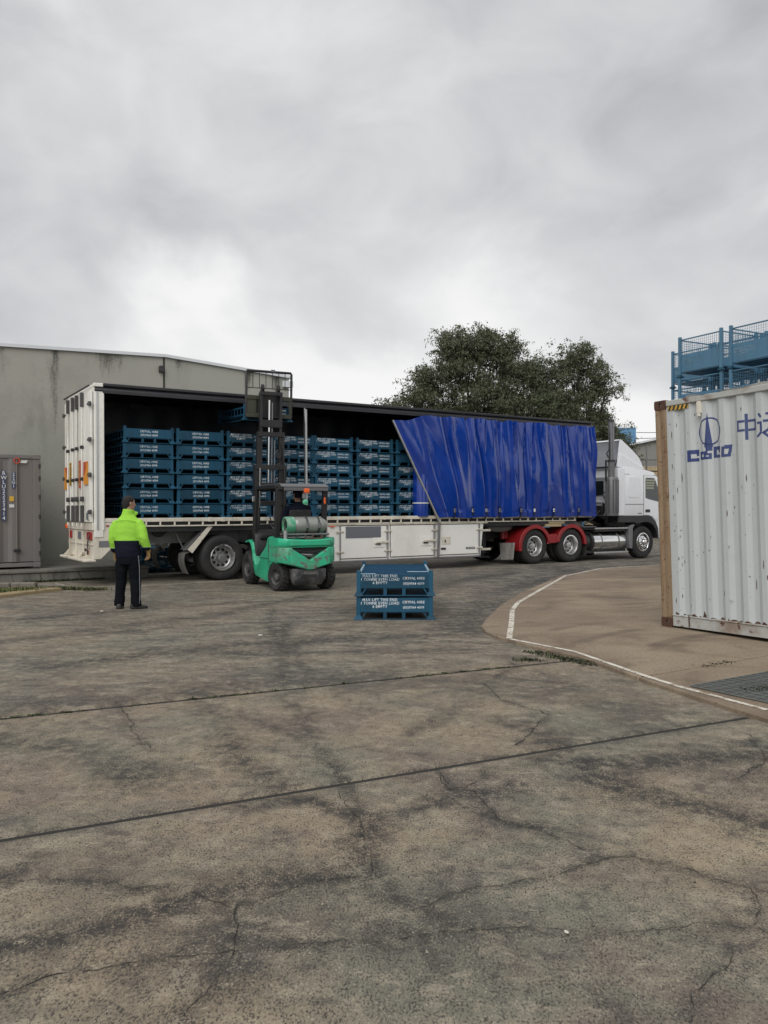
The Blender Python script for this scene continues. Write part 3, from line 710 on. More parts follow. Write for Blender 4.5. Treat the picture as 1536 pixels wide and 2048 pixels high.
MB().box(L1 - 0.65, L1 - 0.56, -0.012, -0.008, 1.50, 1.61).build('data_plate', M['signyellow'], c1, smooth=0)
MB().box(L1 - 0.655, L1 - 0.555, -0.012, -0.008, 1.36, 1.43).build('data_plate', M['signwhite'], c1, smooth=0)

# ------------------------------------------------------------------ trees behind the trailer
M['bark'] = plain('bark', (0.055, 0.045, 0.036), 0.9, 0, 0.4, 10, bump=0.5)
def leafmat(name, a, b):
    k = NT(name); n1 = k.noise(0.55, 4, 0.6); n2 = k.noise(9, 2, 0.6)
    c = k.mix(n1, a, b); c = k.mix(k.mth('MULTIPLY', n2, 0.5), c, (a[0] * .5, a[1] * .5, a[2] * .5))
    return k.out(c, 0.6, spec=0.3)
M['leaf1'] = leafmat('dark_foliage', (0.080, 0.096, 0.050), (0.125, 0.138, 0.082))
M['leaf2'] = leafmat('grey_green_foliage', (0.080, 0.088, 0.048), (0.135, 0.135, 0.090))
def tree(name, label, loc, clumps, nleaf, seed, trunk_h, lean=0.0):
    r3 = random.Random(seed); g = np.random.default_rng(seed)
    t = thing(name, label, 'tree', loc)
    mb = MB(); bx, bz = 0.0, trunk_h
    mb.tube([(0, 0, -0.1), (lean * .3, 0.05, trunk_h * .5), (lean, 0, trunk_h)], [0.34, 0.25, 0.20], 10)
    for (cx_, cy_, cz_, rx, ry, rz_) in clumps:
        p0 = Vector((lean, 0, trunk_h * r3.uniform(.75, 1.0))); p3 = Vector((cx_, cy_, cz_))
        p1 = p0.lerp(p3, .4) + Vector((r3.uniform(-.2, .2), r3.uniform(-.2, .2), r3.uniform(-.3, .1)))
        mb.tube([p0, p1, p3], [0.11, 0.07, 0.035], 6)
        for _ in range(6):
            d_ = Vector((r3.gauss(0, 1), r3.gauss(0, 1), r3.gauss(0.3, 1))).normalized()
            q = p3 + Vector((d_.x * rx, d_.y * ry, d_.z * rz_)) * 0.95
            st = p1.lerp(p3, r3.uniform(0.3, 1)); md = st.lerp(q, .5) + Vector((r3.uniform(-.15, .15), 0, r3.uniform(-.1, .25)))
            mb.tube([st, md, q], [0.035, 0.022, 0.008], 5)
    mb.build('trunk', M['bark'], t)
    vol = np.array([c_[3] * c_[4] * c_[5] for c_ in clumps]) ** 0.8; vol = vol / vol.sum()
    C_ = []
    for ci, cnt in enumerate(np.maximum(40, (vol * nleaf / 26).astype(int))):
        c_ = clumps[ci]; ns = max(9, int(cnt / 11))
        d_ = g.normal(size=(ns, 3)); d_ /= np.linalg.norm(d_, axis=1)[:, None]; d_[:, 2] = np.where(d_[:, 2] < -0.5, -d_[:, 2], d_[:, 2])
        sub = np.array(c_[:3]) + d_ * (g.uniform(0.35, 1.0, ns) ** 0.6 * (1 + g.normal(0, .13, ns)))[:, None] * np.array(c_[3:])
        pick = g.integers(0, ns, cnt)
        C_.append(sub[pick] + g.normal(size=(cnt, 3)) * np.array([.27, .27, .2]) * g.uniform(.5, 1.5, (ns, 1))[pick])
    C_ = np.concatenate(C_)
    n = len(C_); per = 26
    sz_ = g.uniform(0.06, 0.17, n)
    ax_ = g.normal(size=(n, 3)); ax_[:, 2] = np.abs(ax_[:, 2]) * 0.6 - 0.25
    off = g.normal(size=(n, per, 3)) * sz_[:, None, None] * np.array([.75, .75, .6]) + ax_[:, None, :] * g.uniform(-.22, .22, (n, per, 1))
    P = (C_[:, None, :] + off).reshape(-1, 3); m_ = len(P)
    a_ = g.normal(size=(m_, 3)); a_[:, 2] -= 0.5; a_ /= np.linalg.norm(a_, axis=1)[:, None]
    b_ = np.cross(a_, g.normal(size=(m_, 3))); b_ /= np.linalg.norm(b_, axis=1)[:, None]
    ln = g.uniform(0.04, 0.095, (m_, 1)); wd = ln * g.uniform(0.2, 0.38, (m_, 1))
    V = np.stack([P - a_ * ln, P + b_ * wd, P + a_ * ln, P - b_ * wd], 1).reshape(-1, 3)
    me = bpy.data.meshes.new('crown'); k_ = m_ * 4
    me.vertices.add(k_); me.vertices.foreach_set('co', V.ravel().astype(np.float32))
    me.loops.add(k_); me.loops.foreach_set('vertex_index', np.arange(k_, dtype=np.int32))
    me.polygons.add(m_); me.polygons.foreach_set('loop_start', np.arange(0, k_, 4, dtype=np.int32))
    me.materials.append(M['leaf1']); me.materials.append(M['leaf2'])
    me.polygons.foreach_set('material_index', np.repeat((g.random(n) < 0.35).astype(np.int32), per))
    me.update(calc_edges=True)
    stuff(link('crown', me, t))
    return t
tree('broadleaf_tree', 'large dark round-headed tree behind the middle of the trailer', (4.0, 36, 0),
     [(-0.4, 0, 8.0, 1.3, 1.4, 1.3), (0.8, 0.2, 7.9, 1.4, 1.5, 1.2), (-1.6, 0, 6.9, 1.2, 1.4, 1.2), (2.0, 0.3, 7.0, 1.2, 1.4, 1.3), (-2.6, 0.2, 5.9, 1.0, 1.2, 1.0), (-3.5, 0, 5.6, 0.75, 1.0, 0.85),
      (0.2, -0.4, 6.2, 1.6, 1.6, 1.1), (-1.2, 0.3, 5.2, 1.8, 1.5, 1.0), (2.2, 0, 5.4, 1.6, 1.5, 1.3), (3.2, 0.3, 4.6, 1.4, 1.4, 1.3), (-2.8, 0, 4.6, 1.3, 1.2, 0.9), (1.0, 0.2, 4.3, 1.6, 1.4, 1.1), (-0.9, 0.3, 9.05, 0.6, .7, .45), (0.3, 0.2, 9.0, 0.9, .9, .5), (1.6, 0.2, 8.6, 0.7, .8, .5), (3.1, 0.2, 6.3, 0.8, 1, 0.9), (3.9, 0.2, 5.3, 0.9, 1, 1.0), (2.7, 0, 7.6, 0.6, .8, .6), (-2.1, 0, 7.0, .6, .8, .6), (-3.9, 0, 4.9, .6, .8, .7)], 130000, 5, 3.2)
tree('broadleaf_tree', 'smaller loose tree just behind the cab end of the blue curtain', (8.7, 36.6, 0),
     [(0.1, 0, 8.0, 0.9, 1.0, 0.75), (-0.6, 0.1, 7.5, 0.8, 1.0, 0.7), (0.95, 0, 7.5, 0.65, 1.0, 0.65), (0.7, 0.1, 6.5, 0.9, 1.0, 0.6), (-0.5, 0.2, 6.1, 1.0, 1.1, 0.7), (0.9, 0, 5.3, 0.9, 1.1, 0.9), (-0.5, 0, 4.9, 1.2, 1.2, 0.9), (1.5, 0.1, 4.6, 0.75, 1.0, 0.7), (0.8, 0, 3.9, 1.2, 1.1, 1.0), (-1.2, 0, 6.7, .6, .8, .6), (-1.1, 0, 5.4, .8, 1, .8), (1.4, 0, 6.9, .5, .7, .5), (1.9, 0, 3.9, .6, .8, .6)], 50000, 9, 2.8)

# ------------------------------------------------------------------ buildings and fence far behind
M['bluewall'] = plain('blue_painted_wall', (0.085, 0.21, 0.36), 0.7, 0, 0.08, 1.5)
M['greywall'] = concrete('grey_wall', (0.22, 0.22, 0.20), (0.17, 0.17, 0.16), 0.3, 0.5, 0.4)
bb = thing('blue_building', 'tall blue painted building end beside the tree behind the truck cab', 'building', (11.5, 60, 0))
MB().box(0, 7.22, 0, 10, 0, 7.55).build('wall', M['bluewall'], bb, smooth=0)
MB().box(-0.05, 7.3, -0.06, 10, 7.55, 7.67).build('parapet', M['cap'], bb, smooth=0)
MB().box(6.0, 6.75, -0.3, -0.01, 6.05, 6.5).build('floodlight', M['black'], bb, bevel=0.03)
MB().box(5.2, 5.75, -0.03, -0.002, 4.6, 5.7).build('window', M['glass'], bb, smooth=0)
gb = thing('grey_building', 'pale grey gable shed between the blue building and white container', 'building', (15.5, 55, 0))
MB().prism([(0, 0), (14, 0), (14, 8.6), (0, 5.55)], 'y', 0, 20).build('wall', M['greywall'], gb, smooth=0)
MB().prism([(-0.1, 5.55), (14, 8.62), (14, 8.75), (-0.1, 5.68)], 'y', -0.25, 20).build('roof_edge', M['cap'], gb, smooth=0)
MB().box(2.2, 4.0, -0.02, 0.01, 1.2, 3.6).build('roller_door', M['grey'], gb, smooth=0)
M['galv'] = plain('galvanised_pipe', (0.19, 0.19, 0.19), 0.5, 0.5, 0.15, 8)
fn = thing('pipe_fence', 'galvanised pipe fence standing before the grey shed behind the cab', 'fence', (11.6, 41.0, 0))
for x in (0, 1.72, 3.44): MB().tube([(x, 0, 0), (x, 0, 4.75)], 0.045, 8).build('fence_post', M['galv'], fn)
for z in (3.0, 4.06): MB().tube([(-0.4, 0.05, z), (4.0, 0.05, z)], 0.03, 8).build('fence_rail', M['galv'], fn)
mb = MB()
for i in range(34): mb.tube([(-0.3 + i * 0.125, 0.09, 0.1), (-0.3 + i * 0.125, 0.09, 4.05)], 0.006, 4, caps=False)
for i in range(24): mb.tube([(-0.4, 0.1, 0.2 + i * 0.165), (4.0, 0.1, 0.2 + i * 0.165)], 0.006, 4, caps=False)
stuff(mb.build('wire_mesh', M['galv'], fn, smooth=0, recalc=False))
tp = thing('timber_stack', 'tall stack of pale sawn timber behind the pipe fence', 'timber stack', (11.2, 44, 0))
for i in range(13):
    MB().box(0, 4.6, 0, 1.2, i * 0.30, i * 0.30 + 0.255).build('board_layer', M['timber'], tp, smooth=0, bevel=0.02)
pw = thing('power_pole', 'timber power pole with two wires behind the white container', 'power pole', (26.5, 48.2, 0))
MB().tube([(0, 0, 0), (0, 0, 8.2)], [0.16, 0.12], 10).build('pole', M['bark'], pw)
MB().box(-0.06, 0.06, -0.9, 0.9, 6.9, 7.02).build('crossarm', M['bark'], pw)
wr = thing('power_line', 'pair of sagging power wires running from blue building past the grey shed', 'power line', (0, 0, 0))
for y0, z0, y1, z1 in ((59.9, 6.75, 47.4, 6.95), (59.8, 7.2, 49.0, 6.97)):
    mb = MB(); mb.tube([(18.7 + 7.8 * t, y0 + (y1 - y0) * t, z0 + (z1 - z0) * t - 1.0 * t * (1 - t)) for t in np.linspace(0, 1, 14)], 0.022, 5); mb.build('wire', M['black'], wr)
# ------------------------------------------------------------------ steel crates (prototype copied everywhere)
CW, CD, CP = 0.525, 2.1, 0.32
panel_me = MB().box(-0.497, 0.497, 0.0, 0.014, 0.105, 0.298).mesh('end_panel', M['blue'], bevel=0.004)
mb = MB().box(-0.014, 0.014, 0.062, CD - 0.062, 0.258, 0.290).box(-0.014, 0.014, 0.062, CD - 0.062, 0.105, 0.135)
for i in range(1, 8): mb.box(-0.006, 0.006, 0.06 + 1.98 * i / 8 - .012, 0.06 + 1.98 * i / 8 + .012, 0.1355, 0.2575)
side_me = mb.mesh('side_frame', M['blue'], smooth=0)
deck_me = MB().box(-0.51, 0.51, 0.02, CD - 0.02, 0.092, 0.104).mesh('deck', M['blue'], smooth=0)
post_me = MB().box(-0.03, 0.03, -0.03, 0.03, 0.03, 0.348).mesh('corner_post', M['blue'], bevel=0.005)
mb = MB(); mb.add([(-.068, -.068, 0), (.068, -.068, 0), (.068, .068, 0), (-.068, .068, 0), (-.033, -.033, .062), (.033, -.033, .062), (.033, .033, .062), (-.033, .033, .062)], [(3, 2, 1, 0), (4, 5, 6, 7), (0, 1, 5, 4), (1, 2, 6, 5), (2, 3, 7, 6), (3, 0, 4, 7)])
foot_me = mb.mesh('foot', M['blue'], bevel=0.003)
mb = MB()
for x in (-0.135, 0.125): mb.box(x - 0.024, x + 0.024, 0.002, 0.05, 0.014, 0.104)
mb.box(-0.47, 0.47, 0.0, 0.03, 0.001, 0.014)
for s_ in (-1, 1): mb.prism([(s_ * 0.39, 0.104), (s_ * 0.415, 0.104), (s_ * 0.475, 0.014), (s_ * 0.45, 0.014)] , 'y', 0.003, 0.016)
fork_me = mb.mesh('fork_guide', M['blue'], smooth=0)
mb = MB()
for y in (1.05,): mb.box(-0.51, 0.51, y - 0.03, y + 0.03, 0.06, 0.091)
mb.box(-0.525, -0.49, 0.07, CD - 0.07, 0.002, 0.018); mb.box(0.49, 0.525, 0.07, CD - 0.07, 0.002, 0.018)
runner_me = mb.mesh('runner', M['blue'], smooth=0)
mb = MB().box(-0.49, 0.49, 0.05, CD - 0.05, 0.262, 0.270)
lid_me = mb.mesh('folded_gate', M['bluelid'], smooth=0)
A_L = [('MAX LIFT THIS END', -0.205, 0.272, 1), ('1 TONNE EVEN LOAD', -0.205, 0.226, 1), ('6 EMPTY', -0.205, 0.180, 1)]
A_R = [('CRYPAL HIRE', 0.262, 0.240, 0.95), ('(03)9764 4099', 0.262, 0.168, 0.9)]
TA = text_mesh(A_L + A_R, 0.054, M['ink'], sx=0.95, bold=0.0003, spacing=1.08)
TB = text_mesh([('CRYPAL HIRE', 0.0, 0.242, 1), ('(03)9764 4099', 0.0, 0.165, 0.95)], 0.062, M['ink'], sx=0.97, bold=0.0004, spacing=1.08)
def make_crate(text, label):
    t = thing('steel_crate', label, 'steel crate')
    for y, r_ in ((0, 0), (CD, math.pi)):
        p = place('end_panel', panel_me, t, (0, y, 0), (0, 0, r_))
        if r_ == 0 and text: place('lettering', text, p, (0, -0.002, 0))
    for x in (-0.51, 0.51):
        place('side_frame', side_me, t, (x, 0, 0))
        for y in (0.026, CD - 0.026): 
            p = place('corner_post', post_me, t, (x * 0.985, y, 0)); place('foot', foot_me, p)
    place('deck', deck_me, t); place('fork_guide', fork_me, t); place('fork_guide', fork_me, t, (0, CD, 0), (0, 0, math.pi))
    place('runner', runner_me, t); place('folded_gate', lid_me, t)
    return t
protoA = make_crate(TA, '')
protoB = make_crate(TB, '')
protoN = make_crate(None, '')
used = set()
def crate(proto, label, loc, rot, group):
    o = proto if proto.name not in used else copy_tree(proto)
    used.add(proto.name)
    o.location = loc; o.rotation_euler = rot
    return tag(o, label, 'steel crate', group)
ORD = ['bottom', 'second from the bottom', 'third from the bottom', 'third from the top', 'second from the top', 'topmost']
CN = ['first stack from the rear doors', 'second stack from the rear doors', 'third stack left of the forklift mast', 'stack behind the forklift mast', 'fifth stack at the aluminium pole', 'sixth stack right of the pole', 'seventh stack before the curtain', 'stack half hidden by the curtain']
rj = random.Random(4)
for ci, u in enumerate((0.65, 1.79, 2.93, 4.06, 5.13, 6.30, 7.47, 8.62)):
    for lv in range(6):
        pr = protoB if ci < 2 else (protoN if ci == 6 and lv >= 4 else protoA)
        crate(pr, 'blue crate, %s, in the %s' % (ORD[lv], CN[ci]), W(u + CW + rj.gauss(0, .006), 0.20 + rj.gauss(0, .012), 1.372 + CP * lv), (0, 0, YAW + rj.gauss(0, .004)), 'blue steel crates stacked in the trailer')
g0 = (0.145, 11.33)
for lv, nm in ((0, 'lower'), (1, 'upper')):
    o = crate(protoA, '%s of two blue crates stacked on the open concrete' % nm, (g0[0] + 0.004 * lv, g0[1] + 0.01 * lv, 0.002 + 0.333 * lv), (0, 0, R(-1.2 + 0.5 * lv)), 'two crates on the ground')
    o.scale = (1.01, 1, 1.03)
topc = o
mb = MB()
for i in range(25): mb.box(-0.475 + 0.95 * i / 24 - .003, -0.475 + 0.95 * i / 24 + .003, 0.07, CD - 0.07, 0.270, 0.276)
for i in range(37): mb.box(-0.475, 0.475, 0.07 + 1.96 * i / 36 - .003, 0.07 + 1.96 * i / 36 + .003, 0.2765, 0.2815)
stuff(mb.build('gate_mesh', M['bluelid'], topc, smooth=0))
for x, y0, y1 in ((-0.50, 0.05, 2.05), (0.50, 0.05, 2.05)): MB().box(x - .014, x + .014, y0, y1, 0.272, 0.300).build('gate_rail', M['wornblue'], topc, bevel=0.004)
for x0, x1, y in ((-0.48, -0.27, 0.16), (0.18, 0.48, 0.55)): MB().box(x0, x1, y - .02, y + .02, 0.284, 0.296).build('gate_latch', M['wornblue'], topc, bevel=0.004)
for i, (u, v, z, d) in enumerate(((2.32, 2.95, 0.0, 'the lower of two'), (2.34, 2.97, 0.32, 'the upper of two'))):
    crate(protoA, 'blue crate in the dark behind the trailer wheels, %s' % d, W(u, v, z), (0, 0, YAW), 'blue crates behind the trailer')

# ------------------------------------------------------------------ the curtain-sided trailer
TL = 14.25
tr = thing('curtainsider_trailer', 'long white curtainsider semi trailer with its blue side curtain half drawn back', 'trailer', W(0, 0), YAW)
def tp_(name, mb, mat, parent=None, **k): return mb.build(name, mat, parent or tr, **k)
tp_('deck', MB().box(0.1, TL, 0.04, 2.46, 1.29, 1.37), M['deck'], smooth=0)
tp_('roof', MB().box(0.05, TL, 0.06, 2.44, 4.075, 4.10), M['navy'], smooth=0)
tp_('roof_skin', MB().box(0.02, TL + .02, 0.04, 2.46, 4.104, 4.12), M['white'], smooth=0)
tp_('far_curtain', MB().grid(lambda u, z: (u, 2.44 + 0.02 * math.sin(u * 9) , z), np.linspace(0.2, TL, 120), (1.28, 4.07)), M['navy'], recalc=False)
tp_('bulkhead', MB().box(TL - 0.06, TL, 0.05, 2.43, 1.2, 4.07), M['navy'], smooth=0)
# roof side rail: stepped black extrusion
tp_('roof_rail', MB().prism([(-0.02, 3.955), (0.05, 3.955), (0.05, 4.07), (0.0, 4.07), (-0.03, 4.03), (-0.045, 3.985)], 'x', 0.02, TL + 0.02), M['rail'], bevel=0.006)
tp_('roof_rail_lip', MB().box(0.19, TL + 0.015, -0.062, 0.01, 4.072, 4.128), M['rail'], bevel=0.008)
tp_('roof_rail_flange', MB().box(0.19, TL, -0.05, -0.036, 3.925, 3.985), M['rail'], bevel=0.004)
tp_('corner_cap', MB().box(0.0, 0.188, -0.05, 0.06, 4.05, 4.125), M['white'], bevel=0.01)
tp_('far_roof_rail', MB().box(0.02, TL, 2.44, 2.5, 3.955, 4.12), M['rail'], bevel=0.008)
for u in np.arange(0.6, TL, 1.15): tp_('roof_bow', MB().box(u - .02, u + .02, 0.06, 2.42, 4.03, 4.074), M['navy'], smooth=0)
# coaming rail with open slots
tp_('coaming_rail', MB().box(0.185, TL, -0.012, 0.06, 1.305, 1.388), M['cream'], bevel=0.008)
tp_('lower_rail', MB().box(0.95, 13.6, -0.006, 0.022, 1.205, 1.232), M['cream'], bevel=0.004)
tp_('lower_rail', MB().prism([(0.185, 1.06), (0.95, 1.205), (0.95, 1.232), (0.95, 1.300), (0.185, 1.300)], 'y', -0.004, 0.02), M['cream'], bevel=0.004)
rib = MB().box(-0.016, 0.016, -0.010, 0.03, 1.2325, 1.3045).mesh('rail_rib', M['cream'], bevel=0.003)
for i, u in enumerate(np.arange(1.06, 13.6, 0.305)): place('rail_rib', rib, tr, (u + 0.008 * math.sin(i * 5), 0, 0))
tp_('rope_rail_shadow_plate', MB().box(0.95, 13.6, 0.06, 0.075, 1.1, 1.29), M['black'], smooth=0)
for u in (2.45, 2.75, 6.95, 7.2): tp_('rail_clip', MB().box(u - .04, u + .04, -0.022, -0.008, 1.30, 1.395), M['cream'], bevel=0.004)
# rear frame, doors
tp_('rear_post', MB().box(0.012, 0.19, -0.022, 0.075, 1.0, 4.05), M['white'], bevel=0.01)
tp_('rear_post_trim', MB().box(0.165, 0.205, -0.034, -0.020, 1.15, 3.93), M['white'], bevel=0.004)
tp_('rear_post_channel', MB().box(0.055, 0.10, -0.030, -0.020, 1.15, 3.95), M['alu'], bevel=0.004)
tp_('far_rear_post', MB().box(0.012, 0.19, 2.425, 2.522, 1.0, 4.05), M['white'], bevel=0.01)
tp_('rear_header', MB().box(0.0, 0.17, 0.077, 2.42, 3.93, 4.10), M['white'], bevel=0.01)
tp_('rear_sill', MB().box(-0.03, 0.2, -0.01, 2.51, 1.14, 1.30), M['cream'], bevel=0.012)
drs = []
for a, b in ((0.03, 1.245), (1.255, 2.47)):
    d = tp_('rear_door', MB().box(-0.055, 0.0, a, b, 1.305, 3.99), M['white'], bevel=0.012); drs.append(d)
    e_ = (b - a)
    for q in (0.02, 0.5 * e_ - .03, e_ - 0.10): tp_('door_rib', MB().box(-0.075, -0.056, a + q, a + q + 0.07, 1.36, 3.95), M['white'], d, bevel=0.006)
    for y in ((0.62, 1.12) if a < 1 else (1.53, 2.02)):
        rd = tp_('lock_rod', MB().tube([(-0.095, y, 1.22), (-0.095, y, 4.0)], 0.015, 8), M['white'], d)
        for z, h_ in ((3.70, 0.30), (1.30, 0.36)): tp_('rod_guide', MB().box(-0.125, -0.06, y - .034, y + .034, z, z + h_), M['darksteel'], d, bevel=0.01)
        for z in (2.86, 2.20): tp_('rod_keeper', MB().box(-0.13, -0.06, y - .03, y + .03, z - .03, z + .04), M['black'], d, bevel=0.012)
        tp_('lock_handle', MB().beam((-0.12, y, 1.78), (-0.13, y - 0.20, 1.79), 0.02, 0.025).box(-0.13, -0.06, y - .03, y + .03, 1.74, 1.84), M['darksteel'], d, bevel=0.006)
for y, s_ in ((0.0, -1), (2.5, 1)):
    for z in (1.52, 2.27, 2.98, 3.70): tp_('door_hinge', MB().lathe([(0.0, -0.045), (0.032, -0.045), (0.04, 0), (0.032, 0.045), (0, 0.045)], (-0.075, y + 0.015 * s_, z), (0, 0, 1), 10).box(-0.10, -0.057, y + (0.03 if s_ < 0 else -0.13), y + (0.12 if s_ < 0 else -0.03), z - .022, z + .022), M['darksteel'], bevel=0.0)
tp_('header_pipe', MB().tube([(-0.08, 0.03, 4.07), (-0.08, 2.47, 4.07)], 0.02, 6), M['black'])
# marker plates
def plate(y0, y1, z0, z1, mat): return tp_('marker_plate', MB().box(-0.084, -0.078, y0, y1, z0, z1), mat, smooth=0)
plate(0.12, 0.53, 2.08, 2.55, M['signorange'])
tp_('marker_stripe', MB().prism([(0.13, 2.545), (0.20, 2.545), (0.13, 2.50)], 'x', -0.088, -0.085), M['signred'], smooth=0)
tp_('marker_stripe', MB().prism([(0.26, 2.545), (0.525, 2.545), (0.525, 2.24), (0.40, 2.30), (0.30, 2.42)], 'x', -0.0875, -0.0845), M['signred'], smooth=0)
plate(0.76, 0.97, 2.02, 2.60, M['signred']); plate(1.62, 1.92, 2.10, 2.60, M['signyellow']); plate(2.12, 2.46, 2.02, 2.52, M['signorange'])
tp_('marker_stripe', MB().prism([(2.14, 2.515), (2.36, 2.515), (2.14, 2.26)], 'x', -0.0875, -0.0845), M['signred'], smooth=0)
def rear_text(s, y, z, size, mat):
    o = link('lettering', text_mesh([(s, 0, 0, 1)], size, mat, bold=0.003), tr)
    o.location = (-0.0875, y, z); o.rotation_euler = (0, R(90), R(-90))
rear_text('LONG', 1.77, 2.35, 0.17, M['black']); rear_text('VEHICLE', 0.865, 2.31, 0.13, M['signyellow'])
tp_('data_plate', MB().box(-0.082, -0.076, 0.14, 0.30, 1.36, 1.50), M['grey'], smooth=0)
# rear bumper
tp_('bumper_panel', MB().box(0.0, 0.035, 0.03, 2.36, 0.56, 1.138), M['cream'], bevel=0.006)
tp_('bumper_lip', MB().box(-0.20, 0.05, 0.0, 2.42, 0.505, 0.56), M['cream'], bevel=0.015)
tp_('bumper_end', MB().prism([(0.0, 0.56), (0.14, 0.56), (0.36, 0.78), (0.36, 1.13), (0.0, 1.13)], 'y', -0.006, 0.026), M['cream'], bevel=0.006)
for y in (0.85, 1.55, 2.2): tp_('bumper_rib', MB().prism([(-0.16, 0.562), (-0.001, 0.562), (-0.001, 1.135), (-0.04, 1.135), (-0.04, 0.70)], 'y', y - .02, y + .02), M['cream'], bevel=0.004)
tp_('bumper_band', MB().box(-0.022, -0.001, 0.03, 2.36, 0.84, 0.865), M['cream'], smooth=0)
for y0, y1 in ((0.10, 0.52), (2.02, 2.33)):
    lp = tp_('tail_light', MB().box(-0.03, -0.001, y0, y1, 0.94, 1.11), M['lampred'], bevel=0.012)
    for q in range(1, 3): tp_('lamp_divider', MB().box(-0.034, -0.029, y0 + (y1 - y0) * q / 3 - .006, y0 + (y1 - y0) * q / 3 + .006, 0.945, 1.105), M['black'], lp, smooth=0)
tp_('number_plate', MB().box(-0.012, -0.001, 1.14, 1.42, 0.94, 1.10), M['grey'], smooth=0)
tp_('bumper_hose', MB().tube([(-0.03, 0.33, 1.05), (-0.05, 0.28, 0.95), (-0.035, 0.40, 0.84), (-0.05, 0.3, 0.75), (-0.03, 0.42, 0.64)], 0.012, 6), M['black'])
tp_('air_coupling', MB().box(-0.04, -0.001, 0.62, 0.68, 0.70, 0.76), M['black'], bevel=0.01); tp_('air_coupling', MB().box(-0.03, -0.001, 0.42, 0.52, 0.70, 0.72).box(-0.03, -0.001, 0.455, 0.475, 0.64, 0.70), M['lampred'], smooth=0)
tp_('side_lamp', MB().box(0.24, 0.30, -0.02, -0.005, 1.22, 1.25), M['lampred'], bevel=0.004)
tp_('corner_lamp', MB().box(-0.06, 0.0, 2.40, 2.53, 1.15, 1.25), M['orange'], bevel=0.01)
tp_('grey_box', MB().box(0.10, 0.34, -0.012, -0.007, 0.80, 0.93), M['steel'], smooth=0)
# chassis
for v in (0.72, 1.70):
    tp_('chassis_beam', MB().prism([(0.3, 0.82), (9.2, 0.82), (10.4, 1.0), (14.0, 1.08), (14.0, 1.2), (0.3, 1.2)], 'y', v, v + 0.06), M['steel'], smooth=0)
for u in np.arange(0.6, 14, 0.61): tp_('cross_member', MB().box(u - .03, u + .03, 0.08, 2.42, 1.2, 1.288), M['black'], smooth=0)
tp_('hose_bracket', MB().lathe([(0.05, 0), (0.16, 0.01), (0.18, 0.05), (0.15, 0.09), (0.05, 0.1)], (1.52, 0.60, 1.14), (0, 1, 0), 14), M['black'])

def wheel(parent, u, z, v0, sgn, r, wd, style):
    """wheel with its outer face at v0, tyre running inward (sgn=+1 inward is +v)"""
    c = (u, v0, z); ax = (0, sgn, 0)
    prof = [(0.30, 0.03), (0.345, 0.005), (r * 0.86, 0.0), (r * 0.95, 0.02), (r * 0.99, 0.05), (r, 0.075), (r, 0.10), (r - 0.012, 0.105), (r - 0.012, 0.118), (r, 0.122), (r, wd - 0.12), (r - 0.012, wd - 0.118), (r - 0.012, wd - 0.105), (r, wd - 0.10), (r * 0.985, wd - 0.04), (r * 0.9, wd), (0.30, wd)]
    ty = MB().lathe(prof, c, ax, 40).build('wheel', M['rubber'], parent, smooth=40)
    if style == 'dish':
        rp = [(0.298, 0.05), (0.292, 0.012), (0.270, 0.008), (0.258, 0.03), (0.245, 0.07), (0.232, 0.15), (0.20, 0.175), (0.125, 0.165), (0.10, 0.16)]
        hb = [(0.105, 0.16), (0.10, 0.09), (0.085, 0.065), (0.06, 0.06), (0.0, 0.06)]
        nh, hr, hd, bol = 10, 0.180, 0.174, 0.122
    else:
        rp = [(0.298, 0.05), (0.292, 0.012), (0.270, 0.008), (0.258, 0.03), (0.235, 0.06), (0.20, 0.02), (0.15, -0.01), (0.11, -0.015)]
        hb = [(0.11, -0.012), (0.105, -0.05), (0.085, -0.085), (0.0, -0.09)]
        nh, hr, hd, bol = 10, 0.213, 0.030, 0.135
    rim = MB().lathe(rp, c, ax, 36).build('rim', M['chrome'] if style != 'dish' else M['alu'], ty)
    MB().lathe([(0.298, 0.035), (0.294, 0.006), (0.272, 0.002), (0.266, 0.02)], c, ax, 36).build('rim_flange', M['chrome'], ty)
    MB().lathe(hb, c, ax, 20).build('hub', M['chrome'] if style != 'dish' else M['alu'], ty)
    mb = MB()
    for i in range(nh):
        a = 2 * math.pi * i / nh
        mb.lathe([(0.0, 0.0), (0.034, 0.0), (0.034, 0.006)], (u + hr * math.cos(a), v0 + sgn * (hd - 0.006), z + hr * math.sin(a)), (0, -sgn, 0), 10)
    stuff(mb.build('hand_holes', M['black'], ty, smooth=0))
    mb = MB()
    for i in range(10):
        a = 2 * math.pi * (i + .5) / 10
        mb.lathe([(0.013, 0.0), (0.013, 0.028), (0.0, 0.03)], (u + bol * math.cos(a), v0 + sgn * ((0.166 if style == 'dish' else -0.012) + 0.002), z + bol * math.sin(a)), (0, -sgn, 0), 6)
    stuff(mb.build('wheel_nuts', M['chrome'], ty))
    return ty
for u in (2.76, 4.02):
    for v0, sg in ((0.03, 1), (2.47, -1)):
        wheel(tr, u, 0.5, v0, sg, 0.5, 0.28, 'dish')
        wheel(tr, u, 0.5, v0 + sg * 0.31, sg, 0.5, 0.28, 'dish')
    tp_('axle', MB().tube([(u, 0.3, 0.5), (u, 2.2, 0.5)], 0.07, 10), M['black'])
    tp_('air_bag', MB().lathe([(0.0, 0), (0.13, 0), (0.15, 0.1), (0.13, 0.2), (0.0, 0.2)], (u + 0.3, 0.76, 0.60), (0, 0, 1), 12), M['rubber'])
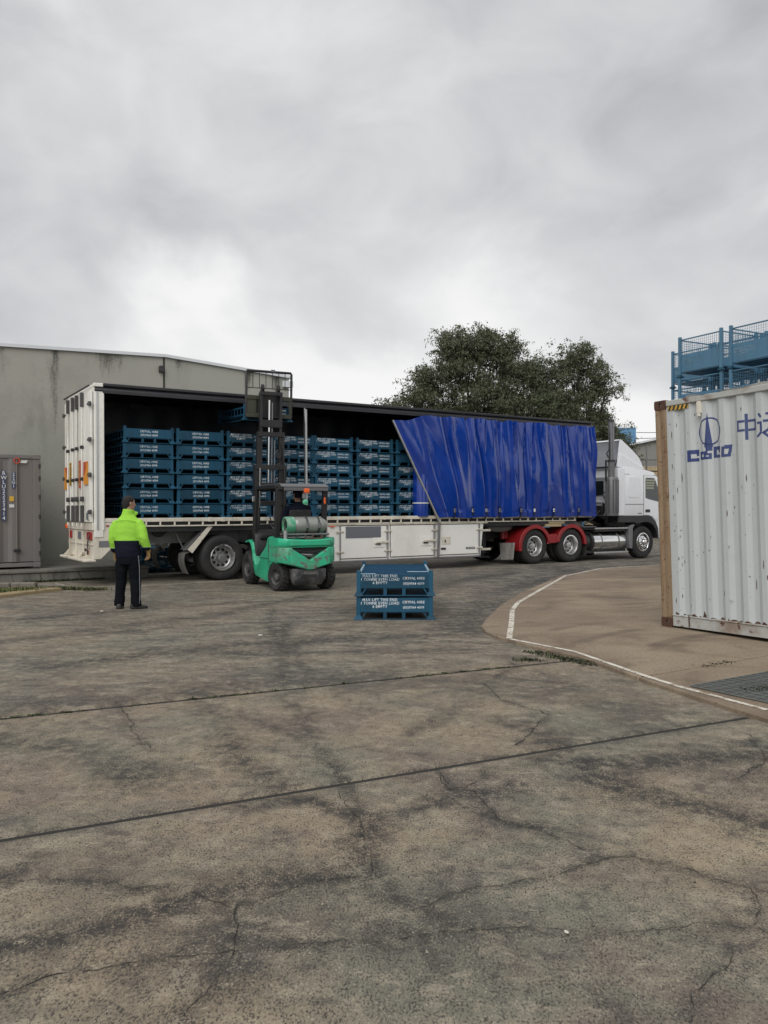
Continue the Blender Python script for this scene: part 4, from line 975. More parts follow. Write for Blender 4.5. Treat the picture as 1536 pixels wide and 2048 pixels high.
for v in (0.03, 2.0):
    f_ = tp_('mud_flap', MB().grid(lambda a, t: (1.98 - 0.10 * math.sin(t * 2.6) + (0.10 if t > 0.85 else 0), v + 0.42 * a, 0.17 + 0.52 * t), (0, 1), np.linspace(0, 1, 14)), M['flap'], recalc=False)
    tp_('flap_bracket', MB().prism([(1.96, 0.70), (2.06, 0.62), (2.52, 1.19), (2.42, 1.2)], 'y', v, v + 0.02), M['cream'], smooth=0)
    tp_('flap_panel', MB().add([(1.93, v + 0.02, 0.69), (1.93, v + 0.44, 0.69), (2.38, v + 0.44, 1.19), (2.38, v + 0.02, 1.19)], [(0, 1, 2, 3)]), M['steel'], smooth=0, recalc=False)
    tp_('flap_stay', MB().tube([(1.95, v + 0.2, 0.66), (1.72, v + 0.25, 1.19)], 0.012, 6), M['steel'])
# toolboxes between the axles and the landing legs
tbx = tp_('toolbox', MB().prism([(5.36, 1.195), (5.50, 0.31), (10.05, 0.31), (10.16, 1.195)], 'y', 0.035, 0.55), M['boxwhite'], bevel=0.012)
tp_('toolbox_ledge', MB().box(5.34, 10.28, 0.0, 0.08, 1.172, 1.202), M['cream'], bevel=0.006)
tp_('toolbox_base', MB().box(5.52, 10.05, 0.02, 0.54, 0.275, 0.308), M['steel'], bevel=0.006)
for i, (a, b) in enumerate(((5.73, 7.03), (7.16, 8.47), (8.66, 9.95))):
    d = tp_('toolbox_door', MB().box(a, b, 0.012, 0.034, 0.37, 1.15), M['boxwhite'], bevel=0.008)
    tp_('door_seal', MB().box(a - .012, b + .012, 0.028, 0.0345, 0.355, 1.165), M['black'], d, smooth=0)
    for u in ((a - .03, b + .03) if i == 0 else (b + .03,)):
        tp_('hinge_tube', MB().tube([(u, 0.0, 0.33), (u, 0.0, 1.17)], 0.014, 8), M['steel'], d)
        for z in (0.53, 1.02): tp_('door_strap', MB().box(u - .11, u + .11, -0.012, 0.011, z - .02, z + .02), M['cream'], d, bevel=0.005)
    if i < 2:
        tp_('latch_plate', MB().box(b - .40, b - .06, 0.001, 0.011, 0.62, 0.86), M['boxwhite'], d, bevel=0.003)
        tp_('latch_handle', MB().beam((b - .34, -0.02, 0.74), (b + .06, -0.02, 0.755), 0.02, 0.05).box(b - .36, b - .22, -0.02, 0.0, 0.70, 0.75), M['cream'], d, bevel=0.006)
        tp_('latch_bolt', MB().tube([(b - .33, -0.015, 0.71), (b - .2, -0.02, 0.70)], 0.02, 6), M['black'], d)
    else:
        tp_('lock_plate', MB().box(a + .08, a + .36, 0.004, 0.011, 0.64, 0.84), M['cream'], d, bevel=0.003)
        tp_('key_cover', MB().tube([(a + .18, 0.0, 0.76), (a + .18, 0.0, 0.70)], [0.012, 0.024], 8), M['black'], d)
        tp_('maker_badge', MB().box(b - .42, b - .12, 0.005, 0.011, 0.50, 0.55), M['black'], d, smooth=0)
        mb = MB()
        for q in range(9): mb.box(b - .40 + q * .03, b - .382 + q * .03, 0.003, 0.0048, 0.515, 0.537)
        tp_('badge_print', mb, M['signwhite'], d, smooth=0)
tp_('grey_plate', MB().box(5.86, 6.86, 0.004, 0.0105, 0.86, 1.14), M['grey'], smooth=0)
tp_('side_marker', MB().box(5.42, 5.56, -0.02, 0.0, 1.14, 1.168), M['orange'], bevel=0.004)
tp_('winch_stub', MB().box(8.70, 8.86, -0.01, 0.005, 0.505, 0.555), M['black'], bevel=0.01)
for z in (0.95, 0.44): tp_('end_bracket', MB().box(10.1, 10.42, 0.05, 0.12, z, z + .06), M['cream'], bevel=0.01)
for v in (0.62, 1.75):
    tp_('landing_leg', MB().box(10.55, 10.72, v, v + .15, 0.32, 1.2), M['black'], bevel=0.01)
    tp_('landing_foot', MB().box(10.45, 10.82, v - .06, v + .21, 0.20, 0.24).box(10.6, 10.68, v + .03, v + .11, 0.24, 0.34), M['black'], bevel=0.01)
tp_('air_tank', MB().lathe([(0, -.5), (0.06, -.48), (0.115, -.25), (0.13, 0), (0.115, 0.2), (0.07, .38), (0, .42)], (11.0, 0.35, 1.04), (1, 0, 0), 14), M['flap'])
for z0, u0 in ((1.13, 12.55), (1.045, 12.42)): tp_('timber_block', MB().box(u0, u0 + 0.62, 0.02, 0.40, z0, z0 + .08), M['timber'], bevel=0.008)
# centre post
po = tp_('side_post', MB().beam((4.80, 0.02, 1.39), (4.79, 0.02, 3.90), 0.085, 0.05), M['alu'], bevel=0.006)
tp_('post_cap', MB().beam((4.77, -0.01, 3.55), (4.745, -0.01, 3.96), 0.05, 0.03), M['alu'], po, bevel=0.004)
tp_('post_latch', MB().box(4.77, 4.87, -0.03, -0.005, 1.98, 2.16), M['signwhite'], po, bevel=0.008)
for z in np.arange(2.5, 3.8, 0.14): tp_('post_slot', MB().box(4.785, 4.805, -0.0075, -0.0055, z, z + .05), M['black'], po, smooth=0)

# the blue side curtain
k = NT('blue_vinyl')
a1 = k.noise(1.3, 5, 0.6, dist=0.5); a2 = k.noise(9, 4, 0.6)
c = k.mix(k.step(a1, 0.42, 0.7), (0.003, 0.032, 0.245), (0.005, 0.042, 0.29))
c = k.mix(k.mth('MULTIPLY', k.step(a2, 0.55, 0.75), 0.18), c, (0.04, 0.07, 0.24))
k.bump(k.noise(1.1, 2, 0.5, (4, 4, 4), stretch=(1, 1, .5), dist=1.6), 0.28, 0.06)
M['vinyl'] = k.out(c, k.mth('ADD', 0.07, k.mth('MULTIPLY', a2, 0.13)), spec=0.8)
rf = random.Random(21); FO = []
for i in range(24):
    st = (i + rf.uniform(0.0, 1.0)) / 24
    FO.append((st, st + rf.choice((rf.uniform(-0.012, 0.012), rf.uniform(0.0, 0.045))), rf.uniform(0.005, 0.019), rf.uniform(0.06, 0.20) * rf.choice((1, 1, -0.6)), rf.choice((0.1, 0.25, 0.6, 0.9)), rf.uniform(0.8, 1.6), rf.uniform(0.25, 0.75)))
from mathutils import noise as mnoise
cnoise = mnoise.noise
def curtain(s, t):
    ub = 8.60 + 5.74 * s
    ut = ub - 1.42 * math.exp(-s / 0.11) - 0.20 * s
    u = ub + (ut - ub) * t
    ztop = 3.965 - (0.20 * max(0, 1 - s / 0.075) ** 1.3) - 0.055 * abs(math.sin(s * 46 + 0.6 * math.sin(s * 31))) ** 2.2 * (0.5 + 0.5 * math.sin(s * 17 + 1))
    zb = 1.338 + 0.014 * math.sin(s * 30) + (0.03 if 0.33 < s < 0.36 else 0)
    z = zb + (ztop - zb) * t
    v = -0.085 - 0.07 * math.sin(math.pi * t) - 0.03 * math.sin(s * 21 + 1.2) * t
    for st, sb, w_, a_, low, pw_, skew in FO:
        c_ = sb + (st - sb) * t + 0.004 * math.sin(t * 6 + st * 50)
        x = (s - c_) / (w_ * (0.75 + 0.9 * (1 - t)))
        if abs(x) > 2.4: continue
        env = low + (1 - low) * max(0, (t - 0.15) / 0.85) ** pw_
        q = x / (skew * 1.9) if x < 0 else x / ((1 - skew) * 1.9)       # sharp asymmetrical crease
        v -= a_ * env * (0.55 * max(0.0, 1 - abs(q)) + 0.45 * math.exp(-abs(q) ** 1.6 * 1.5)) * (0.6 if t < 0.06 else 1)
    v += 0.05 * cnoise(Vector((s * 9, t * 1.6, 3.1))) + 0.020 * cnoise(Vector((s * 15 + t * 2, t * 3.4, 1.0)))
    # V-shaped sags hanging between the roof rollers
    ph = (s * 13.0 + 0.35 * math.sin(s * 23)) % 1.0; hw = 0.06 + 0.44 * max(0, (t - 0.62) / 0.38)
    if t > 0.62:
        d_ = abs(ph - 0.5) / hw
        v -= 0.11 * max(0, 1 - d_) ** 0.8 * (t - 0.62) / 0.38 * (0.4 + 0.6 * abs(math.sin(s * 19)))
    if s < 0.06: v = v * (s / 0.06) - 0.075 * (1 - s / 0.06)
    return (u, min(v, -0.03), z)
cu = tp_('side_curtain', MB().grid(curtain, np.linspace(0, 1, 620), np.linspace(0, 1, 70)), M['vinyl'], recalc=False, smooth=50)
tp_('curtain_pole', MB().tube([(7.16, -0.085, 3.77), (8.60, -0.09, 1.20)], 0.028, 10), M['alu'])
tp_('curtain_pole_foot', MB().tube([(8.60, -0.07, 1.24), (8.61, 0.0, 0.33)], 0.035, 8), M['steel'])
rl = tp_('curtain_roll', MB().lathe([(0.0, 0), (0.20, 0), (0.215, 0.4), (0.20, 1.0), (0.19, 2.2), (0, 2.2)], (8.13, 0.10, 1.375), (0, 0, 1), 22), M['vinyl'])
tp_('roll_band', MB().lathe([(0.217, 0), (0.219, 0.03)], (8.13, 0.10, 1.70), (0, 0, 1), 22), M['signwhite'], rl)
for i, u in enumerate((9.05, 9.66, 10.14, 10.62, 11.34, 11.86, 12.58, 13.58)):
    sgn = 0.07 + 0.015
    vv = min(curtain(min(max((u - 8.55) / 5.9, 0), 1), 0.06)[1], curtain(min(max((u - 8.55) / 5.9, 0), 1), 0.10)[1]) - 0.02
    b = tp_('curtain_strap', MB().beam((u, vv, 1.62), (u + 0.01, vv + 0.01, 1.40), 0.05, 0.008).beam((u + 0.01, vv + 0.01, 1.40), (u + 0.015, 0.0, 1.22), 0.04, 0.006), M['black'], smooth=0)
    tp_('buckle', MB().box(u - .035, u + .035, vv - .022, vv - .005, 1.47, 1.57), M['chrome'] if i in (1, 2, 5, 6) else M['steel'], b, bevel=0.006)
    if i not in (2, 5): tp_('buckle_slot', MB().box(u - .02, u + .02, vv - .026, vv - .0225, 1.50, 1.53), M['black'], b, smooth=0)
# ------------------------------------------------------------------ prime mover (same yard frame, base at u = 12)
tk = thing('prime_mover', 'white prime mover with red mudguards coupled to the blue curtained trailer', 'truck', W(0, 0), YAW)
def kp(name, mb, mat, parent=None, **k): return mb.build(name, mat, parent or tk, **k)
kp('chassis_rail', MB().box(10.9, 17.3, 0.82, 0.90, 0.72, 0.98), M['black'], smooth=0)
kp('chassis_rail', MB().box(10.9, 17.3, 1.60, 1.68, 0.72, 0.98), M['black'], smooth=0)
kp('turntable', MB().lathe([(0, 0), (0.5, 0), (0.55, 0.05), (0.5, 0.09), (0, 0.09)], (12.7, 1.25, 1.0), (0, 0, 1), 20), M['black'])
for u in (11.99, 13.41):
    for v0, sg in ((0.02, 1), (2.48, -1)):
        wheel(tk, u, 0.5, v0, sg, 0.5, 0.28, 'dish'); wheel(tk, u, 0.5, v0 + sg * 0.31, sg, 0.5, 0.28, 'dish')
    kp('axle', MB().tube([(u, 0.3, 0.5), (u, 2.2, 0.5)], [0.08, 0.08], 10).lathe([(0, -.2), (0.2, -.12), (0.24, 0), (0.2, .12), (0, .2)], (u, 1.25, 0.5), (1, 0, 0), 14), M['black'])
for v0, sg in ((0.04, 1), (2.46, -1)): wheel(tk, 16.57, 0.51, v0, sg, 0.51, 0.30, 'steer')
def arc(u, r0, r1, a0, a1, n=20):
    o = [(u + r1 * math.cos(a0 + (a1 - a0) * i / n), 0.5 + r1 * math.sin(a0 + (a1 - a0) * i / n)) for i in range(n + 1)]
    return o + [(u + r0 * math.cos(a0 + (a1 - a0) * i / n), 0.5 + r0 * math.sin(a0 + (a1 - a0) * i / n)) for i in range(n, -1, -1)]
for v0, v1 in ((-0.015, 0.63), (1.87, 2.515)):
    for u, a0, a1 in ((11.99, R(12), R(192)), (13.41, R(2), R(168))):
        g_ = kp('mudguard', MB().prism(arc(u, 0.545, 0.575, a0, a1), 'y', v0, v1), M['red'], bevel=0.004)
        e0 = v0 if v0 < 1 else v1
        kp('mudguard_lip', MB().prism(arc(u, 0.505, 0.615, a0, a1), 'y', e0 - .012, e0 + .012), M['red'], g_, bevel=0.005)
    kp('mudguard_bridge', MB().prism([(12.46, 0.56), (12.53, 0.72), (12.58, 0.84), (12.82, 0.84), (12.88, 0.72), (12.93, 0.6), (12.80, 0.585), (12.6, 0.575)], 'y', v0 + .01, v0 + .05), M['red'], bevel=0.006)
    kp('mudguard_apron', MB().box(11.22, 11.44, v0 + .50, v1, 0.70, 1.0), M['red'], bevel=0.03)
M['flapw'] = worn('pale_mud_flap', (0.33, 0.32, 0.30), (0.10, 0.095, 0.09), 0.7, 5, 0.7)
kp('mud_flap', MB().prism([(0.0, 0.62), (0.62, 0.60), (0.57, 0.12), (0.06, 0.16)], 'x', 11.22, 11.235), M['flapw'], smooth=0)
kp('mud_flap', MB().box(11.22, 11.235, 1.88, 2.5, 0.12, 0.62), M['flapw'], smooth=0)
for v in (0.02, 1.9): kp('mud_flap', MB().box(14.02, 14.04, v, v + .56, 0.16, 0.62), M['rubber'], smooth=0)
# tanks and steps
def tank(u0, u1, v, z, r, mat, nm): return kp(nm, MB().lathe([(0, u0), (r * .8, u0), (r * .97, u0 + .02), (r, u0 + .05), (r, u1 - .05), (r * .97, u1 - .02), (r * .8, u1), (0, u1)], (0, v, z), (1, 0, 0), 36), mat)
ft = tank(14.42, 15.86, 0.38, 0.56, 0.30, M['chrome'], 'fuel_tank')
for u in (14.79, 15.53): kp('tank_strap', MB().lathe([(0.302, u - .025), (0.309, u - .02), (0.309, u + .02), (0.302, u + .025)], (0, 0.38, 0.56), (1, 0, 0), 30), M['steel'], ft)
kp('tank_end', MB().lathe([(0, 14.40), (0.285, 14.405), (0.30, 14.46), (0.304, 14.46), (0.304, 14.415), (0.29, 14.39), (0, 14.385)], (0, 0.38, 0.56), (1, 0, 0), 30), M['black'], ft)
kp('air_tank', MB().lathe([(0, 14.08), (0.24, 14.1), (0.27, 14.16), (0.27, 14.36), (0, 14.37)], (0, 0.42, 0.56), (1, 0, 0), 24), M['black'])
for v in (2.12,): tank(14.42, 15.86, v, 0.56, 0.30, M['chrome'], 'fuel_tank')
kp('tank_rail', MB().beam((14.45, 0.06, 0.965), (15.90, 0.06, 0.965), 0.03, 0.05), M['alu'], bevel=0.008)
kp('tank_rail', MB().beam((14.45, 0.10, 0.235), (15.90, 0.06, 0.235), 0.04, 0.05), M['alu'], bevel=0.008)
kp('tank_rail', MB().beam((13.95, 0.2, 1.02), (14.5, 0.2, 1.02), 0.3, 0.02), M['steel'], smooth=0)
kp('step_post', MB().prism([(15.93, 0.33), (16.06, 0.33), (16.08, 0.95), (16.17, 1.06), (16.12, 1.09), (15.93, 1.02)], 'y', 0.02, 0.30), M['steel'], bevel=0.01)
kp('battery_box', MB().box(14.5, 15.85, 0.10, 0.72, 0.86, 0.945), M['black'], bevel=0.02)
kp('underrun', MB().box(14.2, 16.0, 0.25, 2.2, 0.22, 0.32), M['black'], smooth=0)
# cab
cabp = [(15.37, 1.335), (15.40, 2.80), (15.70, 2.83), (16.5, 2.79), (17.0, 2.71), (17.28, 2.50), (17.52, 1.95), (17.66, 1.4), (17.68, 0.62), (17.25, 0.62), (17.22, 0.95), (17.10, 1.16), (16.92, 1.30), (16.75, 1.335)]
cb = kp('cab', MB().prism(cabp, 'y', 0.0, 2.5), M['cabwhite'], bevel=0.035, seg=2)
kp('wheel_arch', MB().prism([(15.37, 1.13), (15.37, 1.33), (16.75, 1.33), (16.92, 1.295), (17.10, 1.155), (17.215, 0.95), (17.245, 0.62), (17.17, 0.62), (17.12, 0.86), (16.98, 1.03), (16.80, 1.12), (16.6, 1.14), (16.2, 1.08), (16.1, 1.13)], 'y', -0.02, 0.42), M['black'], bevel=0.012)
kp('wheel_arch', MB().prism([(15.37, 1.13), (15.37, 1.33), (16.75, 1.33), (17.10, 1.155), (17.245, 0.62), (17.17, 0.62), (16.98, 1.03), (16.6, 1.14)], 'y', 2.1, 2.52), M['black'], bevel=0.012)
kp('side_corner_panel', MB().box(15.36, 15.66, -0.018, 0.002, 1.345, 2.80), M['cabwhite'], cb, bevel=0.012)
kp('bunk_panel', MB().prism([(15.88, 1.90), (16.30, 1.90), (16.40, 2.0), (16.40, 2.45), (16.32, 2.54), (15.90, 2.54), (15.84, 2.48), (15.84, 1.96)], 'y', -0.008, 0.01), M['cabwhite'], cb, bevel=0.006)
M['seam'] = plain('panel_gap', (0.10, 0.10, 0.10), 0.7)
for bx_ in ((16.542, 16.560, 1.35, 2.60), (15.70, 16.542, 1.682, 1.699), (15.36, 15.9, 2.612, 2.622), (16.557, 17.3, 2.595, 2.607)): kp('panel_gap', MB().box(bx_[0], bx_[1], -0.0035, 0.003, bx_[2], bx_[3]), M['seam'], cb, smooth=0)
dr = kp('door', MB().prism([(16.562, 1.36), (16.75, 1.36), (16.96, 1.30), (17.12, 1.18), (17.30, 1.4), (17.36, 2.0), (17.16, 2.5), (16.98, 2.60), (16.562, 2.60)], 'y', -0.010, 0.012), M['cabwhite'], cb, bevel=0.005)
kp('side_window', MB().prism([(16.62, 1.90), (16.74, 1.86), (17.22, 1.78), (17.27, 2.05), (17.10, 2.42), (17.02, 2.52), (16.66, 2.52), (16.62, 2.47)], 'y', -0.016, -0.0105), M['glass'], dr, smooth=0)
M['winreflect'] = plain('pale_reflection', (0.32, 0.34, 0.25), 0.5)
for i in range(4): kp('window_reflection', MB().box(16.64, 17.06 - 0.02 * i, -0.0185, -0.0165, 2.42 - i * 0.082, 2.47 - i * 0.082), M['winreflect'], dr, smooth=0)  # pale strips laid on the glass imitate stripes reflected in the window
kp('door_handle', MB().box(16.61, 16.83, -0.022, -0.0105, 1.44, 1.535), M['black'], dr, bevel=0.012)
kp('badge', MB().box(16.28, 16.46, -0.006, 0.002, 1.395, 1.425), M['steel'], cb, bevel=0.003)
kp('windscreen', MB().prism([(17.30, 2.46), (17.31, 2.47), (17.54, 1.92), (17.53, 1.91)], 'y', 0.15, 2.35), M['glass'], cb, smooth=0)
kp('grille', MB().box(17.665, 17.70, 0.5, 2.0, 0.75, 1.45), M['black'], cb, bevel=0.02)
for v in (0.12, 2.1): kp('headlight', MB().box(17.66, 17.695, v, v + .28, 0.75, 0.98), M['chrome'], cb, bevel=0.02)
# cab back wall
kp('rear_window', MB().box(15.352, 15.366, 0.55, 1.95, 1.98, 2.42), M['glass'], cb, smooth=0)
kp('rear_band', MB().box(15.34, 15.37, 0.15, 2.35, 2.50, 2.56), M['cabwhite'], cb, bevel=0.01)
kp('rear_band', MB().box(15.34, 15.37, 0.15, 2.35, 1.74, 1.80), M['cabwhite'], cb, bevel=0.01)
kp('rear_seal', MB().box(15.345, 15.385, 0.1, 2.4, 2.80, 2.86), M['black'], cb, smooth=0)
kp('work_lamp', MB().lathe([(0.0, -.05), (0.06, -.04), (0.085, 0.03), (0.075, 0.04), (0, 0.03)], (15.28, 0.42, 1.66), (-1, 0, 0), 14).box(15.27, 15.36, 0.3, 0.5, 1.50, 1.56), M['chrome'], cb)
kp('rear_hose_panel', MB().box(15.24, 15.35, 0.5, 1.4, 1.38, 1.66), M['black'], cb, bevel=0.02)
mb = MB()
for i in range(4): mb.tube([(15.25, 0.6 + .12 * i, 1.5), (15.0, 0.7 + .1 * i, 1.2 - .05 * i), (14.6, 0.9 + .08 * i, 1.25), (14.3, 1.0 + .05 * i, 1.45)], 0.016, 6)
kp('air_lines', mb, M['black'], cb)
kp('grab_rail', MB().tube([(15.22, 0.12, 1.55), (15.20, 0.45, 2.0), (15.2, 0.12, 2.25)], 0.02, 6), M['black'], cb)
# roof deflector: an open-backed shell
cx_ = [(15.41, 2.83), (15.56, 3.68), (15.64, 3.66), (15.87, 3.52), (16.15, 3.34), (16.39, 3.17), (16.52, 3.0), (16.63, 2.80)]
df = kp('roof_deflector', MB().prism(cx_, 'y', 0.06, 0.10), M['cabwhite'], bevel=0.01)
kp('deflector_side', MB().prism(cx_, 'y', 2.40, 2.44), M['cabwhite'], df, bevel=0.01)
kp('deflector_skirt', MB().prism([(15.40, 2.83), (15.50, 3.23), (15.62, 3.21), (16.63, 2.81), (16.60, 2.79)], 'y', 0.025, 0.058), M['cabwhite'], df, bevel=0.006)
top_ = cx_[1:]
P_ = [(u, 0.10, z) for u, z in top_] + [(u, 2.40, z) for u, z in top_]
Q_ = [(u - .03, y, z - .035) for u, y, z in P_]
n_ = len(top_); mb = MB(); mb.add(P_ + Q_, [(i, i + 1, n_ + i + 1, n_ + i) for i in range(n_ - 1)] + [(2 * n_ + i, 3 * n_ + i, 3 * n_ + i + 1, 2 * n_ + i + 1) for i in range(n_ - 1)] + [(0, n_, 3 * n_, 2 * n_), (n_ - 1, 2 * n_ - 1, 4 * n_ - 1, 3 * n_ - 1)])
kp('deflector_front', mb, M['cabwhite'], df, smooth=40)
mb = MB()
for v in (0.35, 1.25, 2.1): mb.tube([(15.62, v, 2.85), (15.52, v + .22, 3.25), (15.60, v + .1, 3.55)], 0.022, 6); mb.tube([(15.62, v, 2.85), (15.55, v - .25, 3.2)], 0.02, 6)
kp('deflector_strut', mb, M['black'], df)
# exhaust
ex = kp('exhaust_stack', MB().tube([(15.13, 0.03, 1.35), (15.13, 0.03, 4.19)], 0.085, 18), M['exh'])
kp('exhaust_cap', MB().tube([(15.10, 0.03, 4.19), (15.10, 0.03, 4.235)], 0.115, 14), M['black'], ex)
kp('exhaust_sleeve', MB().tube([(15.13, 0.03, 2.45), (15.13, 0.03, 2.98)], 0.10, 18), M['steel'], ex)
kp('exhaust_clamp', MB().tube([(15.13, 0.03, 2.98), (15.13, 0.03, 3.03)], 0.125, 14).beam((15.11, 0.03, 3.0), (14.93, 0.06, 3.0), .04, .03).beam((14.93, 0.06, 3.02), (14.93, 0.06, 2.4), .04, .04), M['black'], ex)
hs = kp('heat_shield', MB().lathe([(0.19, 0), (0.20, 0.02), (0.20, 1.15), (0.19, 1.17)], (15.15, 0.04, 1.34), (0, 0, 1), 20), M['steel'], ex)
for a in (200, 235, 262, 290, 320): 
    a = R(a); kp('shield_slot', MB().tube([(15.15 + .201 * math.cos(a), 0.04 + .201 * math.sin(a), 1.42), (15.15 + .201 * math.cos(a), 0.04 + .201 * math.sin(a), 2.44)], 0.012, 6), M['black'], ex)
kp('air_intake', MB().box(15.28, 15.352, 0.04, 0.20, 1.36, 2.50), M['black'], bevel=0.03)

# ------------------------------------------------------------------ forklift
FY = YAW - R(6)
fx_, fy_, _ = W(3.25, -2.84)
fk = thing('forklift', 'battered green gas forklift lifting a blue crate into the trailer', 'forklift', (fx_, fy_, 0), FY)
M['green'] = worn('forklift_green', (0.028, 0.43, 0.235), (0.10, 0.13, 0.10), 0.35, 2.2, 0.35, rust=0.10, fleck=0.5, rustc=(0.13, 0.09, 0.07))
M['greenw'] = worn('scraped_green', (0.028, 0.43, 0.235), (0.14, 0.12, 0.10), 0.75, 3.2, 0.45, rust=0.66, fleck=0.8, rustc=(0.20, 0.17, 0.145), streak=False)
M['scrape'] = worn('scraped_black', (0.028, 0.028, 0.032), (0.20, 0.195, 0.185), 0.85, 4.5, 0.6, streak=False, fleck=0.7)
M['mast'] = worn('mast_steel', (0.013, 0.013, 0.015), (0.042, 0.035, 0.03), 0.6, 3.5, 0.5)
M['olive'] = worn('carriage_paint', (0.035, 0.040, 0.026), (0.08, 0.07, 0.05), 0.5, 4, 0.6)
def fp(name, mb, mat, parent=None, **k): return mb.build(name, mat, parent or fk, **k)
body = fp('body', MB().prism([(-0.12, 0.52), (-0.12, 1.0), (0.30, 1.035), (0.42, 1.0), (0.50, 0.86), (0.64, 0.77), (0.86, 0.66), (0.98, 0.50), (1.02, 0.46), (1.22, 0.44), (1.30, 0.60), (1.40, 0.88), (1.52, 0.92), (1.60, 0.90), (1.50, 0.82), (1.38, 0.55), (1.33, 0.34), (1.22, 0.22), (0.44, 0.14), (0.40, 0.34), (0.30, 0.47), (0.10, 0.54)], 'x', -0.56, 0.56), M['green'], bevel=0.03, seg=2)
for s_ in (-1, 1):
    fp('panel_gap', MB().beam((s_ * .563, 0.33, 0.60), (s_ * .563, 0.95, 0.60), 0.012, 0.01).beam((s_ * .563, 0.33, 0.50), (s_ * .563, 0.33, 0.98), 0.012, 0.01), M['black'], body, smooth=0)
    fp('fender', MB().prism([(1.36, 0.5), (1.38, 0.68), (1.47, 0.82), (1.60, 0.89), (1.86, 0.86), (1.86, 0.90), (1.58, 0.935), (1.42, 0.86), (1.33, 0.70), (1.31, 0.5)], 'x', s_ * 0.57 - .0, s_ * 0.40), M['green'], body, bevel=0.01)
fp('floor_plate', MB().box(-0.48, 0.48, 0.95, 1.45, 0.462, 0.48), M['black'], smooth=0)
fp('hood', MB().box(-0.46, 0.46, -0.10, 0.52, 1.00, 1.055), M['black'], bevel=0.03)
cowl = fp('cowl', MB().prism([(1.30, 0.5), (1.42, 0.5), (1.56, 1.10), (1.50, 1.16), (1.30, 1.02)], 'x', -0.52, 0.52), M['mast'], bevel=0.02)
fp('dash_panel', MB().box(-0.45, 0.45, 1.22, 1.32, 0.95, 1.06), M['black'], cowl, bevel=0.03)
sw_ = fp('steering_wheel', MB().lathe([(0.165, -.012), (0.18, 0), (0.165, .012), (0.15, 0)], (-0.08, 1.08, 1.22), (0, -0.55, 0.85), 20, closed=True).tube([(-0.08, 1.08, 1.22), (-0.08, 1.26, 0.95)], 0.02, 6), M['black'])
seat = fp('seat', MB().box(-0.24, 0.24, 0.14, 0.62, 1.056, 1.13), M['black'], bevel=0.03)
fp('seat_back', MB().prism([(0.12, 1.10), (0.20, 1.10), (0.12, 1.55), (0.04, 1.55)], 'x', -0.22, 0.22), M['black'], seat, bevel=0.025)
# counterweight with its V-shaped grille
def cwy(x): return -0.46 + 0.20 * max(0.0, (abs(x) - 0.34) / 0.235) ** 2
def vlow(x): return 0.405 + 0.16 * (abs(x) / 0.575) ** 1.0
def glow(x): return 0.60 + 0.22 * min(1, abs(x) / 0.36)
def shell(name, xs, lo, hi, mat, th=0.16, off=0.0, parent=None):
    fr, bk = [], []
    rows = []
    for x in xs:
        y = cwy(x) + off
        rows.append([(x, y + th, lo(x)), (x, y + 0.02, lo(x)), (x, y, lo(x) + 0.02), (x, y, hi(x) - 0.02), (x, y + 0.02, hi(x)), (x, y + th, hi(x))])
    return fp(name, MB().loft(rows), mat, parent, smooth=40)
XS = np.linspace(-0.575, 0.575, 31)
cw = shell('counterweight', XS, lambda x: 0.865, lambda x: 0.985 + 0.03 * (abs(x) / 0.575) ** 2, M['green'], 0.55)
shell('counterweight_seam', XS, lambda x: 0.835, lambda x: 0.868, M['greenw'], 0.5, 0.02, cw)
shell('counterweight_skirt', XS, vlow, lambda x: glow(x) if abs(x) < 0.36 else 0.836, M['greenw'], 0.5, 0.0, cw) if False else None
shell('counterweight_skirt', np.linspace(-0.37, 0.37, 23), vlow, glow, M['greenw'], 0.12, 0.0, cw)
shell('counterweight_cheek', np.linspace(-0.575, -0.36, 9), vlow, lambda x: 0.838, M['greenw'], 0.55, 0.0, cw)
shell('counterweight_cheek', np.linspace(0.36, 0.575, 9), vlow, lambda x: 0.838, M['greenw'], 0.55, 0.0, cw)
fp('grille_cavity', MB().box(-0.37, 0.37, -0.34, -0.30, 0.5, 0.84), M['black'], cw, smooth=0)
mb = MB()
for z in (0.70, 0.77): mb.beam((-0.33, -0.425, z + .03), (0, -0.425, z - .02), 0.012, 0.02); mb.beam((0.33, -0.425, z + .03), (0, -0.425, z - .02), 0.012, 0.02)
fp('grille_bars', mb, M['black'], cw)
fp('muffler', MB().tube([(-0.16, -0.37, 0.70), (0.08, -0.37, 0.68)], 0.035, 10), M['alu'], cw)
fp('tow_panel', MB().box(-0.04, 0.10, -0.475, -0.46, 0.43, 0.52), M['greenw'], cw, bevel=0.01)
lowb = fp('lower_bumper', MB().loft([[(-0.34, -0.42, 0.44), (0.34, -0.42, 0.44), (0.34, 0.05, 0.44), (-0.34, 0.05, 0.44)], [(-0.33, -0.43, 0.25), (0.33, -0.43, 0.25), (0.33, 0.05, 0.25), (-0.33, 0.05, 0.25)], [(-0.27, -0.36, 0.12), (0.27, -0.36, 0.12), (0.27, 0.05, 0.12), (-0.27, 0.05, 0.12)]]), M['scrape'], bevel=0.03, seg=2)
fp('bumper_slot', MB().box(-0.17, 0.14, -0.436, -0.40, 0.27, 0.33), M['black'], lowb, smooth=0)
fp('drive_axle', MB().tube([(-0.4, 1.65, 0.33), (0.4, 1.65, 0.33)], 0.12, 12).box(-0.35, 0.35, 0.2, 1.7, 0.2, 0.42), M['black'])
